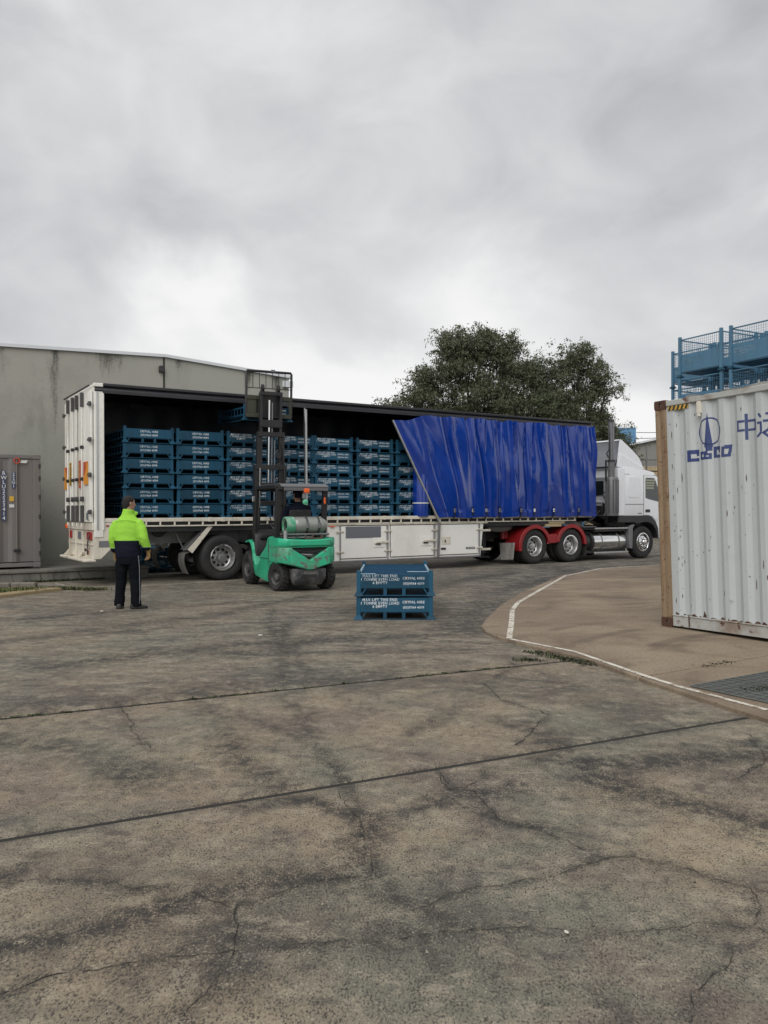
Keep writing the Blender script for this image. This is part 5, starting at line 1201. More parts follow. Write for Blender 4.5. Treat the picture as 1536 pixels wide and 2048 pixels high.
def fwheel(x, y, r, wd, steer, sgn):
    ax = Vector((sgn, 0, 0)); ax.rotate(Matrix.Rotation(steer, 3, 'Z'))
    prof = [(r * .55, 0.03), (r * .62, 0.0), (r * .88, 0.0), (r * .97, 0.03), (r, 0.06), (r, wd - .06), (r * .97, wd - .03), (r * .88, wd), (r * .55, wd - .02)]
    c = Vector((x, y, r)) - ax * wd / 2
    mb = MB().lathe(prof, c, ax, 32)
    for i in range(20):
        a = 2 * math.pi * i / 20; ex_ = ax.cross(Vector((0, 0, 1))); d_ = ex_ * math.cos(a) + Vector((0, 0, 1)) * math.sin(a); tt = ax.cross(d_)
        for q, sh in ((0.03, 0.06), (wd - .03, -0.0)):
            p_ = c + ax * q + d_ * (r * .985) + tt * sh
            mb.beam(p_, c + ax * (wd * .5) + d_ * (r * .985) + tt * (sh + .03), 0.03, 0.022, d_)
    ty = mb.build('wheel', M['rubber'], fk, smooth=40)
    MB().lathe([(r * .55, 0.02), (r * .5, 0.05), (r * .3, 0.07), (r * .28, 0.02), (0, 0.0)], c + ax * (wd - 0.0), -ax, 20).build('rim', M['scrape'], ty)
    return ty
fwheel(-0.47, 0.0, 0.27, 0.19, R(14), -1); fwheel(0.47, 0.0, 0.27, 0.19, R(14), 1)
fwheel(-0.50, 1.65, 0.345, 0.23, 0, -1); fwheel(0.50, 1.65, 0.345, 0.23, 0, 1)
# overhead guard
og = fp('overhead_guard', MB().box(-0.50, 0.50, -0.10, 0.02, 1.93, 2.01).box(-0.53, -0.44, 0.02, 1.25, 1.96, 2.03).box(0.44, 0.53, 0.02, 1.25, 1.96, 2.03).box(-0.53, 0.53, 1.25, 1.35, 1.94, 2.02), M['mast'], bevel=0.012)
M['guardroof'] = plain('guard_roof_grey', (0.13, 0.13, 0.14), 0.5)
fp('guard_roof', MB().prism([(-0.12, 1.985), (0.05, 2.045), (1.25, 2.05), (1.25, 2.06), (0.04, 2.057), (-0.13, 1.995)], 'x', -0.44, 0.52), M['guardroof'], og, smooth=0)
fp('guard_edge', MB().prism([(-0.115, 1.92), (-0.105, 1.92), (-0.11, 2.0), (-0.12, 2.0)], 'x', -0.40, 0.51), M['guardroof'], og, smooth=0)
for s_ in (-1, 1):
    fp('guard_post', MB().beam((s_ * .48, 0.08, 1.0), (s_ * .48, -0.02, 1.96), 0.085, 0.10), M['mast'], og, bevel=0.012)
    fp('guard_post', MB().beam((s_ * .49, 1.46, 0.80), (s_ * .49, 1.28, 1.99), 0.06, 0.09), M['mast'], og, bevel=0.012)
fp('beacon', MB().box(0.0, 0.11, -0.16, -0.10, 1.87, 1.96), M['orange'], og, bevel=0.015)
fp('beacon', MB().box(0.44, 0.475, -0.075, -0.05, 1.66, 1.79), M['orange'], og, bevel=0.01)
M['mint'] = plain('mint_fan', (0.10, 0.42, 0.25), 0.4)
fp('work_fan', MB().box(-0.02, 0.06, -0.12, -0.08, 1.76, 1.86), M['steel'], og, bevel=0.01)
fp('work_lamp', MB().lathe([(0, 0), (0.05, 0.0), (0.055, 0.03), (0, 0.05)], (0.02, -0.12, 1.70), (0, -1, 0), 14), M['mint'], og)
fp('mirror', MB().box(-0.56, -0.46, 1.38, 1.40, 1.72, 1.83), M['alu'], og, bevel=0.01)
# gas bottle on its cradle
gb_ = fp('gas_bottle', MB().lathe([(0.10, -.02), (0.155, -.02), (0.155, 0.09), (0.145, 0.11), (0.14, 0.12), (0.16, 0.16), (0.163, 0.2), (0.163, 0.62), (0.155, 0.68), (0.125, 0.74), (0.10, 0.78), (0.0, 0.79)], (-0.36, -0.16, 1.255), (1, 0, 0), 28), plain('bottle_grey', (0.30, 0.31, 0.29), 0.42, 0.4, 0.3, 10))
fp('bottle_collar', MB().lathe([(0.135, -0.045), (0.166, -0.045), (0.168, 0.12), (0.135, 0.12)], (-0.36, -0.16, 1.255), (1, 0, 0), 24, closed=True), worn('chipped_green', (0.05, 0.30, 0.17), (0.45, 0.45, 0.42), 0.9, 9, 0.5, streak=False, fleck=0.9), gb_)
fp('bottle_valve', MB().tube([(-0.37, -0.16, 1.255), (-0.25, -0.16, 1.255)], 0.06, 10), M['black'], gb_)
for x in (0.0, 0.24): 
    st_ = fp('bottle_strap', MB().lathe([(0.165, -.022), (0.172, -.02), (0.172, .02), (0.165, .022)], (x, -0.16, 1.255), (1, 0, 0), 24), M['darksteel'], gb_)
    fp('strap_buckle', MB().box(x - .03, x + .03, -0.345, -0.325, 1.20, 1.30), M['steel'], st_, bevel=0.006)
cr_ = fp('bottle_cradle', MB().tube([(-0.42, -0.32, 1.085), (0.44, -0.32, 1.085)], 0.018, 8).tube([(-0.42, -0.02, 1.085), (0.44, -0.02, 1.085)], 0.018, 8).tube([(-0.40, -0.32, 1.03), (0.10, -0.32, 1.03)], 0.014, 8), M['steel'])
fp('cradle_foot', MB().box(-0.06, 0.30, -0.34, 0.0, 0.99, 1.02).box(-0.06, -0.03, -0.34, -0.3, 1.02, 1.075).box(0.26, 0.30, -0.34, -0.3, 1.02, 1.075).box(0.08, 0.11, -0.34, -0.3, 1.02, 1.075), worn('rusty_bracket', (0.07, 0.05, 0.04), (0.12, 0.06, 0.03), 0.7, 4, 0.7, streak=False), cr_)
fp('gas_regulator', MB().tube([(-0.44, -0.30, 0.96), (-0.44, -0.30, 1.16)], 0.038, 10), M['alu'], cr_)
fp('gas_hose', MB().tube([(-0.38, -0.22, 1.24), (-0.46, -0.30, 1.2), (-0.44, -0.31, 1.12)], 0.012, 6).tube([(-0.44, -0.3, 0.98), (-0.3, -0.36, 1.0), (-0.2, -0.34, 1.07)], 0.01, 6), M['black'], cr_)
# mast, raised through three stages and tipped slightly back
MT, MY, MZ = R(2.6), 2.02, 0.10
def mp(name, mb, mat, parent=None, **k):
    o = mb.build(name, mat, parent or fk, **k)
    if parent is None: o.location = (0, MY, MZ); o.rotation_euler = (MT, 0, 0)
    return o
def stage(nm, hw, d, z0, z1, y, cross):
    mb = MB()
    for s_ in (-1, 1):
        a, b = sorted((s_ * hw, s_ * (hw - 0.055)))
        mb.box(a, b, y - d / 2, y - d / 2 + .018, z0, z1).box(a, b, y + d / 2 - .018, y + d / 2, z0, z1)
        a2, b2 = sorted((s_ * hw, s_ * (hw - 0.018)))
        mb.box(a2, b2, y - d / 2 + .018, y + d / 2 - .018, z0, z1)
    o = mp(nm, mb, M['mast'], bevel=0.004)
    for z, h_ in cross: mp('mast_crossbar', MB().box(-hw, hw, y - d / 2 - .02, y - d / 2 + .01, z, z + h_), M['mast'], o, bevel=0.006)
    return o
outer = stage('outer_mast', 0.35, 0.14, 0.0, 2.42, 0.0, ((0.12, 0.15), (1.55, 0.10), (2.32, 0.10)))
midm = stage('middle_mast', 0.30, 0.12, 0.95, 3.12, 0.0, ((1.05, 0.1), (1.95, 0.09), (3.02, 0.10)))
inner = stage('inner_mast', 0.245, 0.10, 1.75, 3.98, 0.0, ((1.85, 0.12), (3.22, 0.16), (3.90, 0.08)))
lc = mp('lift_cylinder', MB().tube([(-0.04, -0.03, 1.9), (-0.04, -0.03, 3.80)], 0.022, 10), M['chrome'])
mp('cylinder_barrel', MB().tube([(-0.25, -0.05, 0.1), (-0.25, -0.05, 1.55)], 0.03, 10).tube([(0.25, -0.05, 0.1), (0.25, -0.05, 1.55)], 0.03, 10), M['mast'], lc)
mp('cylinder_rod', MB().tube([(-0.25, -0.085, 1.5), (-0.25, -0.085, 2.35)], 0.014, 8), M['chrome'], lc)
ch = mp('lift_chain', MB().box(0.01, 0.035, -0.05, -0.04, 1.9, 3.75), M['steel'], smooth=0)
mp('chain', MB().box(0.07, 0.09, -0.06, -0.05, 1.25, 2.95), M['steel'], ch, smooth=0)
mp('hose_reel', MB().lathe([(0, -.02), (0.06, -.02), (0.06, .02), (0, .02)], (0.16, -0.09, 2.62), (0, 1, 0), 14).lathe([(0, -.02), (0.05, -.02), (0.05, .02), (0, .02)], (0.16, -0.09, 2.42), (0, 1, 0), 14), M['mast'], ch)
mp('mast_hose', MB().tube([(0.28, -0.1, 0.9), (0.31, -0.1, 2.0), (0.26, -0.1, 2.75), (0.2, -0.1, 2.9)], 0.015, 6).tube([(-0.02, -0.1, 1.3), (0.05, -0.1, 1.0), (0.12, -0.1, 1.35)], 0.014, 6), M['black'], ch)
CZ = 3.43
car = mp('carriage', MB().box(-0.51, 0.51, 0.09, 0.13, CZ, CZ + 0.09).box(-0.51, 0.51, 0.09, 0.13, CZ + 0.38, CZ + 0.47).box(-0.51, -0.28, 0.10, 0.12, CZ + .09, CZ + .38).box(0.24, 0.29, 0.09, 0.125, CZ + .09, CZ + .38).box(0.45, 0.51, 0.09, 0.125, CZ + .09, CZ + .38), M['olive'], bevel=0.008)
mp('carriage_plate', MB().box(-0.24, 0.24, 0.085, 0.11, CZ + 0.02, CZ + 0.52), M['mast'], car, bevel=0.008)
br_ = mp('load_backrest', MB().tube([(-0.505, 0.12, CZ + .02), (-0.505, 0.12, CZ + 0.96), (-0.49, 0.12, CZ + .99), (0.49, 0.12, CZ + .99), (0.505, 0.12, CZ + 0.96), (0.505, 0.12, CZ + .02)], 0.028, 8), M['mast'])
for i in range(1, 7): mp('backrest_bar', MB().tube([(-0.505 + 1.01 * i / 7, 0.12, CZ + 0.62), (-0.505 + 1.01 * i / 7, 0.12, CZ + .98)], 0.008, 6), M['mast'], br_)
mp('backrest_rail', MB().tube([(-0.50, 0.12, CZ + 0.63), (0.50, 0.12, CZ + 0.63)], 0.010, 6), M['mast'], br_)
mp('backrest_tag', MB().box(0.03, 0.12, 0.085, 0.092, CZ + .985, CZ + 1.035), M['grey'], br_, smooth=0)
for x in (-0.19, 0.16): mp('mast_sheave', MB().lathe([(0, -.02), (0.08, -.02), (0.085, 0), (0.08, .02), (0, .02)], (x, -0.02, 4.05), (1, 0, 0), 18).box(x - .035, x + .035, -0.05, 0.03, 3.93, 4.02), M['mast'])
for x in (-0.22, 0.22): mp('fork', MB().box(x - .055, x + .055, 0.13, 0.17, CZ - 0.02, CZ + 0.45).prism([(0.13, CZ - 0.02), (1.35, CZ + 0.012), (1.35, CZ + 0.02), (0.17, CZ + 0.03), (0.13, CZ + 0.03)], 'x', x - .055, x + .055), M['mast'], bevel=0.004)
bpy.context.view_layer.update()
MM = fk.matrix_world @ Matrix.Translation((0, MY, MZ)) @ Matrix.Rotation(MT, 4, 'X') @ Matrix.Translation((0.0, 0.19, CZ - 0.062))
fc = copy_tree(protoA); fc.matrix_world = MM
tag(fc, 'blue crate held high on the forks of the green forklift', 'steel crate', 'blue steel crates stacked in the trailer')
del fc['group']
bpy.data.objects  # prototypes all placed
for p_ in (protoA, protoB, protoN):
    if p_.name not in used:
        for c_ in list(p_.children_recursive): bpy.data.objects.remove(c_)
        bpy.data.objects.remove(p_)
# ------------------------------------------------------------------ white container on the right, resting a little out of level
M['cont2'] = worn('pale_container_paint', (0.475, 0.505, 0.51), (0.27, 0.25, 0.21), 0.25, 0.8, 0.5, rust=0.06, fleck=0.25)
M['cont2r'] = worn('rusted_corner_paint', (0.27, 0.195, 0.12), (0.15, 0.075, 0.035), 0.85, 4.5, 0.75, rust=0.42, fleck=0.8)
M['cont2s'] = worn('rust_streaked_rail', (0.42, 0.43, 0.41), (0.20, 0.13, 0.08), 0.8, 1.6, 0.65, rust=0.32, streak=False, fleck=0.4)
M['rust'] = worn('rust_brown', (0.085, 0.040, 0.025), (0.045, 0.025, 0.018), 0.7, 6, 0.85, streak=False, fleck=0.4)
M['logo'] = worn('logo_blue', (0.028, 0.048, 0.17), (0.12, 0.14, 0.20), 0.35, 3.5, 0.5)
c2 = thing('shipping_container', 'pale grey shipping container lettered COSCO with a rusty corner post', 'shipping container')
Ax = Vector((math.sin(0.5017), -math.cos(0.5017), 0)); tl = 0.0323
RT = Matrix(((math.cos(tl), 0, -math.sin(tl)), (0, 1, 0), (math.sin(tl), 0, math.cos(tl))))
A_ = RT @ Ax; Z_ = RT @ Vector((0, 0, 1)); N_ = Z_.cross(A_)        # N_ points away from the visible side
c2.matrix_world = Matrix(((A_.x, N_.x, Z_.x, 3.5918), (A_.y, N_.y, Z_.y, 10.4464), (A_.z, N_.z, Z_.z, 0.036), (0, 0, 0, 1)))
def cp(name, mb, mat, parent=None, **k): return mb.build(name, mat, parent or c2, **k)
LL, HH = 12.19, 2.896
PIT, DEP, X0 = 0.2485, 0.034, 0.215
cs = MB(); corrug_sheet(cs, LL - 0.16, 0.16, HH - 0.085, PIT, DEP, X0 - 0.05, 0.022)
sidep = cp('corrugated_side', cs, M['cont2'], smooth=0, recalc=False)
def prof(x):
    q = ((x - X0) % PIT) / PIT
    fl, sl = 0.26, 0.24
    if q < fl: return 0.022
    if q < fl + sl: return 0.022 + DEP * (q - fl) / sl
    if q < 2 * fl + sl: return 0.022 + DEP
    return 0.022 + DEP * (1 - (q - 2 * fl - sl) / sl)
cp('container_body', MB().box(0.1, LL - 0.1, 0.075, 2.42, 0.12, HH - 0.03), M['cont2'], smooth=0)
cp('corner_post', MB().prism([(0.0, 0.004), (0.02, -0.004), (0.055, 0.0), (0.075, 0.014), (0.10, -0.002), (0.165, 0.0), (0.168, 0.05), (0.0, 0.12)], 'z', 0.118, HH - 0.118), M['cont2r'], bevel=0.004)
for x, y in ((LL - .17, 0.0), (0, 2.30), (LL - .17, 2.30)): cp('corner_post', MB().box(x, x + .17, y, y + .14, 0.118, HH - .118), M['cont2r'], bevel=0.008)
def casting(x, y, z, front):
    if not front:
        return cp('corner_casting', MB().box(x, x + .178, y, y + .162, z, z + .118), M['rust'], bevel=0.012)
    # block with an oval hole through its outer face
    mb = MB(); n = 20; cx0, cz0 = x + .095, z + .059
    ov = [(cx0 + .018 * math.cos(2 * math.pi * i / n), cz0 + .036 * math.sin(2 * math.pi * i / n)) for i in range(n)]
    def onsq(a):
        c_, s_ = math.cos(a), math.sin(a); t = min(.089 / abs(c_) if abs(c_) > 1e-6 else 9, .059 / abs(s_) if abs(s_) > 1e-6 else 9)
        return (x + .089 + c_ * t, z + .059 + s_ * t)
    sq = [onsq(2 * math.pi * i / n) for i in range(n)]
    vs = [(a, y, b) for a, b in sq] + [(a, y, b) for a, b in ov] + [(a, y + .03, b) for a, b in ov] + [(a, y + .162, b) for a, b in sq]
    fs = []
    for i in range(n):
        j = (i + 1) % n; fs += [(i, j, n + j, n + i), (n + i, n + j, 2 * n + j, 2 * n + i), (i, 3 * n + i, 3 * n + j, j)]
    fs.append(tuple(3 * n + i for i in range(n)))
    mb.add(vs, fs)
    return cp('corner_casting', mb, M['rust'], smooth=0)
for z in (0.0, HH - .118):
    o = casting(-0.004, -0.006, z, True)
    cp('casting_pocket', MB().box(0.04, 0.14, 0.026, 0.03, z + .01, z + .105), plain('pale_pocket', (0.55, 0.55, 0.52), 0.8) if z == 0 else M['signwhite'], o, smooth=0)
    casting(LL - .174, -0.006, z, False); casting(-0.004, 2.282, z, False); casting(LL - .174, 2.282, z, False)
cp('top_rail', MB().box(0.174, LL - .174, 0.004, 0.07, HH - 0.085, HH - 0.012), M['cont2s'], bevel=0.008)
cp('bottom_rail', MB().box(0.174, LL - .174, 0.006, 0.05, 0.018, 0.15).box(0.174, LL - .174, -0.004, 0.06, 0.1505, 0.165), M['cont2s'], bevel=0.005)
cp('rail_joint', MB().box(0.43, 0.445, -0.006, 0.0, 0.03, 0.17), M['rust'], smooth=0)
cp('roof_panel', MB().grid(lambda x, y: (x, y, HH - 0.02 + 0.012 * math.sin(x * 22)), np.linspace(0.1, LL - .1, 260), (0.05, 2.4)), M['cont2'], recalc=False)
cp('roof_edge_highlight', MB().grid(lambda x, t: (x, 0.02 - 0.02 * t + .006 * math.sin(x * 9), HH - 0.012 + t * (0.012 + 0.012 * math.sin(x * 5.3) + 0.01 * math.sin(x * 13))), np.linspace(0.5, LL - .3, 200), (0, 1)), M['signwhite'], recalc=False)  # wavy white strip stands in for the highlight along the roof edge
# rust creeping up behind the bottom rail
mb = MB(); rq = random.Random(5); x = 0.2
while x < 5.0:
    w_ = rq.uniform(0.02, 0.10); h_ = rq.uniform(0.008, 0.05) * (2.2 if rq.random() < .15 else 1)
    n_ = 6; b = [(x + w_ * i / n_, prof(x + w_ * i / n_) - 0.0025, 0.166) for i in range(n_ + 1)]; t_ = [(p[0], p[1], 0.168 + h_ * math.sin(math.pi * i / n_) * rq.uniform(.5, 1)) for i, p in enumerate(b)]
    mb.add(b + t_, [(i, i + 1, n_ + 2 + i, n_ + 1 + i) for i in range(n_)]); x += w_ + rq.uniform(0.0, 0.05)
stuff(cp('rust_patches', mb, M['rust'], smooth=0, recalc=False))
mb = MB()
for i in range(150):
    x = rq.uniform(0.2, 4.2); z = rq.uniform(0.2, 2.7) if rq.random() < .7 else rq.gauss(1.1, .35); s_ = rq.uniform(0.002, 0.007); h_ = s_ * rq.choice((1, 1, 2, 5, 9))
    if rq.random() < .3: x = 0.27 + rq.gauss(0, .05)
    pts = [(x + s_ * math.cos(a) * rq.uniform(.6, 1.3), z + h_ * math.sin(a) * rq.uniform(.6, 1.3)) for a in np.linspace(0, 6.283, 8)[:-1]]
    mb.add([(a, prof(a) - .0022, b) for a, b in pts], [tuple(range(7))])
stuff(cp('paint_scars', mb, M['rust'], smooth=0, recalc=False))
# print that follows the corrugations
def on_side(name, polys, mat, parent=None, off=0.0022):
    bm = bmesh.new()
    for poly in polys:
        vv = [bm.verts.new((a, 0, b)) for a, b in poly]
        try: bm.faces.new(vv)
        except ValueError: pass
    bmesh.ops.triangulate(bm, faces=bm.faces[:])
    br = []
    for i in range(0, 14):
        for q in (0, .26, .50, .76): br.append(X0 + PIT * (i + q))
    for x in br:
        bmesh.ops.bisect_plane(bm, geom=bm.verts[:] + bm.edges[:] + bm.faces[:], plane_co=(x, 0, 0), plane_no=(1, 0, 0))
    for v in bm.verts: v.co.y = prof(v.co.x) - off
    me = bpy.data.meshes.new(name); bm.to_mesh(me); bm.free(); me.materials.append(mat)
    return link(name, me, parent or sidep)
cxr, czr, r0, r1 = 0.803, 2.435, 0.150, 0.168
ringp = []
for i in range(48):
    a, b = 2 * math.pi * i / 48, 2 * math.pi * (i + 1) / 48
    ringp.append([(cxr + r_ * math.cos(t), czr + r_ * math.sin(t)) for r_, t in ((r0, a), (r1, a), (r1, b), (r0, b))])
on_side('emblem_ring', ringp, M['logo'])
on_side('emblem_spire', [[(0.735, 2.245), (0.835, 2.245), (0.785, 2.665)]], M['logo'])
def q4(x0, x1, z0, z1, s=0.0): return [(x0, z0), (x1, z0), (x1 + s, z1), (x0 + s, z1)]
def st(x0, x1, z0, z1, s=0.0): return q4(x0, x1, z0, z1, s)
LET = [
 st(0.475, 0.530, 2.085, 2.228), st(0.530, 0.632, 2.178, 2.228), st(0.530, 0.628, 2.085, 2.125), st(0.592, 0.628, 2.152, 2.1775),
 st(0.648, 0.683, 2.100, 2.198), st(0.683, 0.722, 2.165, 2.198), st(0.683, 0.722, 2.100, 2.130), st(0.722, 0.752, 2.100, 2.198),
 st(0.752, 0.820, 2.100, 2.130), st(0.790, 0.820, 2.130, 2.172), st(0.752, 0.790, 2.148, 2.172), st(0.752, 0.778, 2.172, 2.25), st(0.778, 0.828, 2.2, 2.25),
 st(0.840, 0.885, 2.110, 2.245), st(0.885, 0.958, 2.203, 2.245, .002), st(0.885, 0.952, 2.110, 2.145), st(0.925, 0.956, 2.172, 2.2025),
 st(0.972, 1.010, 2.110, 2.235, .006), st(1.010, 1.095, 2.205, 2.25, .012), st(1.010, 1.080, 2.110, 2.143, .004), st(1.052, 1.084, 2.1435, 2.2045, .014)]
on_side('emblem_word', LET, M['logo'])
hz = 2.44
on_side('lettering', [q4(1.20, 1.224, 2.385, 2.515), q4(1.416, 1.44, 2.385, 2.515), q4(1.224, 1.295, 2.488, 2.515), q4(1.328, 1.416, 2.488, 2.515), q4(1.224, 1.295, 2.385, 2.411), q4(1.328, 1.416, 2.385, 2.411), q4(1.297, 1.327, 2.285, 2.585)], M['logo'])
on_side('lettering', [q4(1.56, 1.74, 2.545, 2.572), q4(1.535, 1.77, 2.465, 2.492), [(1.60, 2.465), (1.628, 2.465), (1.595, 2.37), (1.545, 2.335), (1.535, 2.36), (1.575, 2.39)], q4(1.665, 1.69, 2.36, 2.465), q4(1.69, 1.77, 2.345, 2.37), q4(1.752, 1.776, 2.37, 2.41),
   [(1.475, 2.56), (1.495, 2.575), (1.525, 2.53), (1.505, 2.515)], q4(1.465, 1.525, 2.45, 2.475), q4(1.50, 1.525, 2.36, 2.45), [(1.455, 2.31), (1.47, 2.295), (1.53, 2.35), (1.505, 2.365)], [(1.52, 2.345), (1.58, 2.285), (1.80, 2.275), (1.80, 2.30), (1.59, 2.31), (1.54, 2.365)]], M['logo'])
# hazard stripes, and a bar holder
MB_ = M['black']
hp = cp('hazard_strip', MB().box(0.20, 0.52, 0.014, 0.017, 2.752, 2.808), M['signyellow'], smooth=0)
for i in range(5): cp('hazard_bar', MB().prism([(0.205 + .065 * i, 2.753), (0.235 + .065 * i, 2.753), (0.26 + .065 * i, 2.807), (0.23 + .065 * i, 2.807)], 'y', 0.0115, 0.0138), M['black'], hp, smooth=0)
cp('lashing_bracket', MB().box(0.655, 0.715, -0.006, 0.03, 2.665, 2.81).box(0.665, 0.705, -0.012, 0.02, 2.625, 2.664), M['cream'], bevel=0.006)

# ------------------------------------------------------------------ tall stacks of blue mesh cages behind the container
CGW = 1.16
lower_me = MB().box(-0.55, 0.55, 0.0, 0.012, 0.12, 0.52).mesh('steel_panel', M['cage'], bevel=0.004)
cpost_me = MB().box(-0.032, 0.032, -0.032, 0.032, 0.05, 0.93).mesh('corner_post', M['cage'], bevel=0.005)
crail_me = MB().box(-0.55, 0.55, -0.012, 0.012, 0.845, 0.872).mesh('top_rail', M['cage'], bevel=0.004)
mb = MB()
for i in range(1, 20): mb.box(-0.55 + 1.1 * i / 20 - .0025, -0.55 + 1.1 * i / 20 + .0025, 0.003, 0.008, 0.521, 0.845)
for i in range(1, 6): mb.box(-0.55, 0.55, 0.0085, 0.0125, 0.52 + .054 * i - .002, 0.52 + .054 * i + .002)
cmesh_me = mb.mesh('wire_mesh', M['cage'], smooth=0)
cbase_me = MB().box(-0.56, 0.56, 0.02, CGW - 0.02, 0.10, 0.118).mesh('deck', M['cage'], smooth=0)
ctext = text_mesh([('MAX LIFT THIS END', -0.25, 0.40, 1), ('1 TONNE EVEN LOAD', -0.25, 0.34, 1), ('6 EMPTY', -0.25, 0.28, 1)], 0.06, M['inkpale'])
def make_cage():
    t = thing('mesh_cage', '', 'mesh cage')
    for (x, y, r_) in ((0, 0, 0), (0, CGW, math.pi), (-0.565, CGW / 2, -math.pi / 2), (0.565, CGW / 2, math.pi / 2)):
        p = place('steel_panel', lower_me, t, (x, y, 0), (0, 0, r_)) if r_ in (0, math.pi) else None
        if r_ == 0: place('lettering', ctext, p, (0, -0.002, 0))
        place('top_rail', crail_me, t, (x, y, 0), (0, 0, r_)); stuff(place('wire_mesh', cmesh_me, t, (x, y, 0.0), (0, 0, r_)))
    for x in (-0.565, 0.565):
        for y in (0.0, CGW):
            p = place('corner_post', cpost_me, t, (x, y, 0)); place('foot', foot_me, p)
    place('deck', cbase_me, t)
    return t
cage0 = make_cage(); first = True
away = Vector((-0.481, 0.877, 0)); perp = Vector((0.877, 0.481, 0))
P1 = Vector((6.83, 18.67, 0))
spots = [(0.0, 0.0, 'front left stack behind the pale container'), (1.374, 0.0, 'front right stack behind the pale container'), (-1.25, 1.18, 'far left stack beyond the pale container'), (0.08, 1.24, 'middle back stack beyond the pale container'), (1.40, 1.28, 'right back stack beyond the pale container')]
LV = ['bottom', 'second', 'third', 'fourth', 'fifth', 'topmost']
for t_, b_, nm in spots:
    for lv in range(6):
        c_ = P1 - away * t_ + perp * b_ - away * CGW / 2
        o = cage0 if first else copy_tree(cage0); first = False
        o.location = (c_.x, c_.y, 0.914 * lv); o.rotation_euler = (0, 0, math.atan2(-away.y, -away.x) + rj.gauss(0, .006))
        tag(o, 'blue mesh cage, %s level of the %s' % (LV[lv], nm), 'mesh cage', 'blue mesh cages stacked behind the container')
# ------------------------------------------------------------------ people
from mathutils import noise as mnoise
M['skin'] = plain('skin', (0.36, 0.20, 0.14), 0.5, 0, 0.12, 30)
M['hair'] = plain('dark_hair', (0.008, 0.006, 0.005), 0.75, 0, 0.5, 60, bump=0.4)
def cloth(name, c, n=0.1, sc=60):
    k = NT(name); a = k.noise(sc, 3, 0.6); b = k.noise(7, 4, 0.6, (2, 2, 2))
    k.bump(k.mth('ADD', a, k.mth('MULTIPLY', b, 2.0)), 0.25, 0.006)
    return k.out(k.mix(k.mth('MULTIPLY', b, 0.35), c, tuple(x * .6 for x in c)), 0.9, spec=0.05)
M['hivis'] = cloth('hi_vis_yellow', (0.33, 0.66, 0.075))
M['navycl'] = cloth('navy_fleece', (0.014, 0.016, 0.028))
M['trouser'] = cloth('black_trousers', (0.008, 0.009, 0.012))
M['boot'] = plain('black_shoe', (0.016, 0.015, 0.015), 0.5, 0, 0.3, 20)
M['glove'] = cloth('tan_glove', (0.30, 0.20, 0.085))
M['pipe'] = plain('grey_piping', (0.22, 0.23, 0.26), 0.7)
def ring(c, rx, ry, n=22, tilt=0.0):
    c = Vector(c); out = []
    for i in range(n):
        a = 2 * math.pi * i / n
        x, y = rx * math.cos(a), ry * math.sin(a)
        out.append(tuple(c + Vector((x, y * math.cos(tilt), y * math.sin(tilt)))))
    return out
def ball(mb, c, rx, ry, rz, n=16):
    mb.loft([ring((c[0], c[1], c[2] + rz * math.sin(t)), max(.002, rx * math.cos(t)), max(.002, ry * math.cos(t)), n) for t in np.linspace(-1.5, 1.5, 11)])
def fuse(name, mb, vox, mats, parent, sm=6, fold=0.0, assign=None, seed=0.0):
    me = mb.mesh(name + '_src', mats, smooth=0)
    ob = bpy.data.objects.new('tmp', me); col.objects.link(ob)
    r_ = ob.modifiers.new('r', 'REMESH'); r_.mode = 'VOXEL'; r_.voxel_size = vox
    s_ = ob.modifiers.new('s', 'SMOOTH'); s_.iterations = sm; s_.factor = 0.5
    bpy.context.view_layer.update()
    m2 = bpy.data.meshes.new_from_object(ob.evaluated_get(bpy.context.evaluated_depsgraph_get()))
    bpy.data.objects.remove(ob); bpy.data.meshes.remove(me)
    m2.name = name; m2.materials.clear()
    for m_ in (mats if isinstance(mats, (list, tuple)) else [mats]): m2.materials.append(m_)
    if fold:
        nr = [v.normal.copy() for v in m2.vertices]
        for v, n_ in zip(m2.vertices, nr):
            p = v.co
            a = mnoise.noise(Vector((p.x * 7 + seed + p.z * 4, p.y * 7, p.z * 9))) + 0.45 * mnoise.noise(Vector((p.x * 16 + p.z * 14, p.y * 16 + seed, p.z * 18)))
            v.co = p + n_ * a * fold
    if assign:
        for pl_ in m2.polygons: pl_.material_index = assign(pl_.center)
    m2.polygons.foreach_set('use_smooth', [True] * len(m2.polygons)); m2.update()
    return link(name, m2, parent)
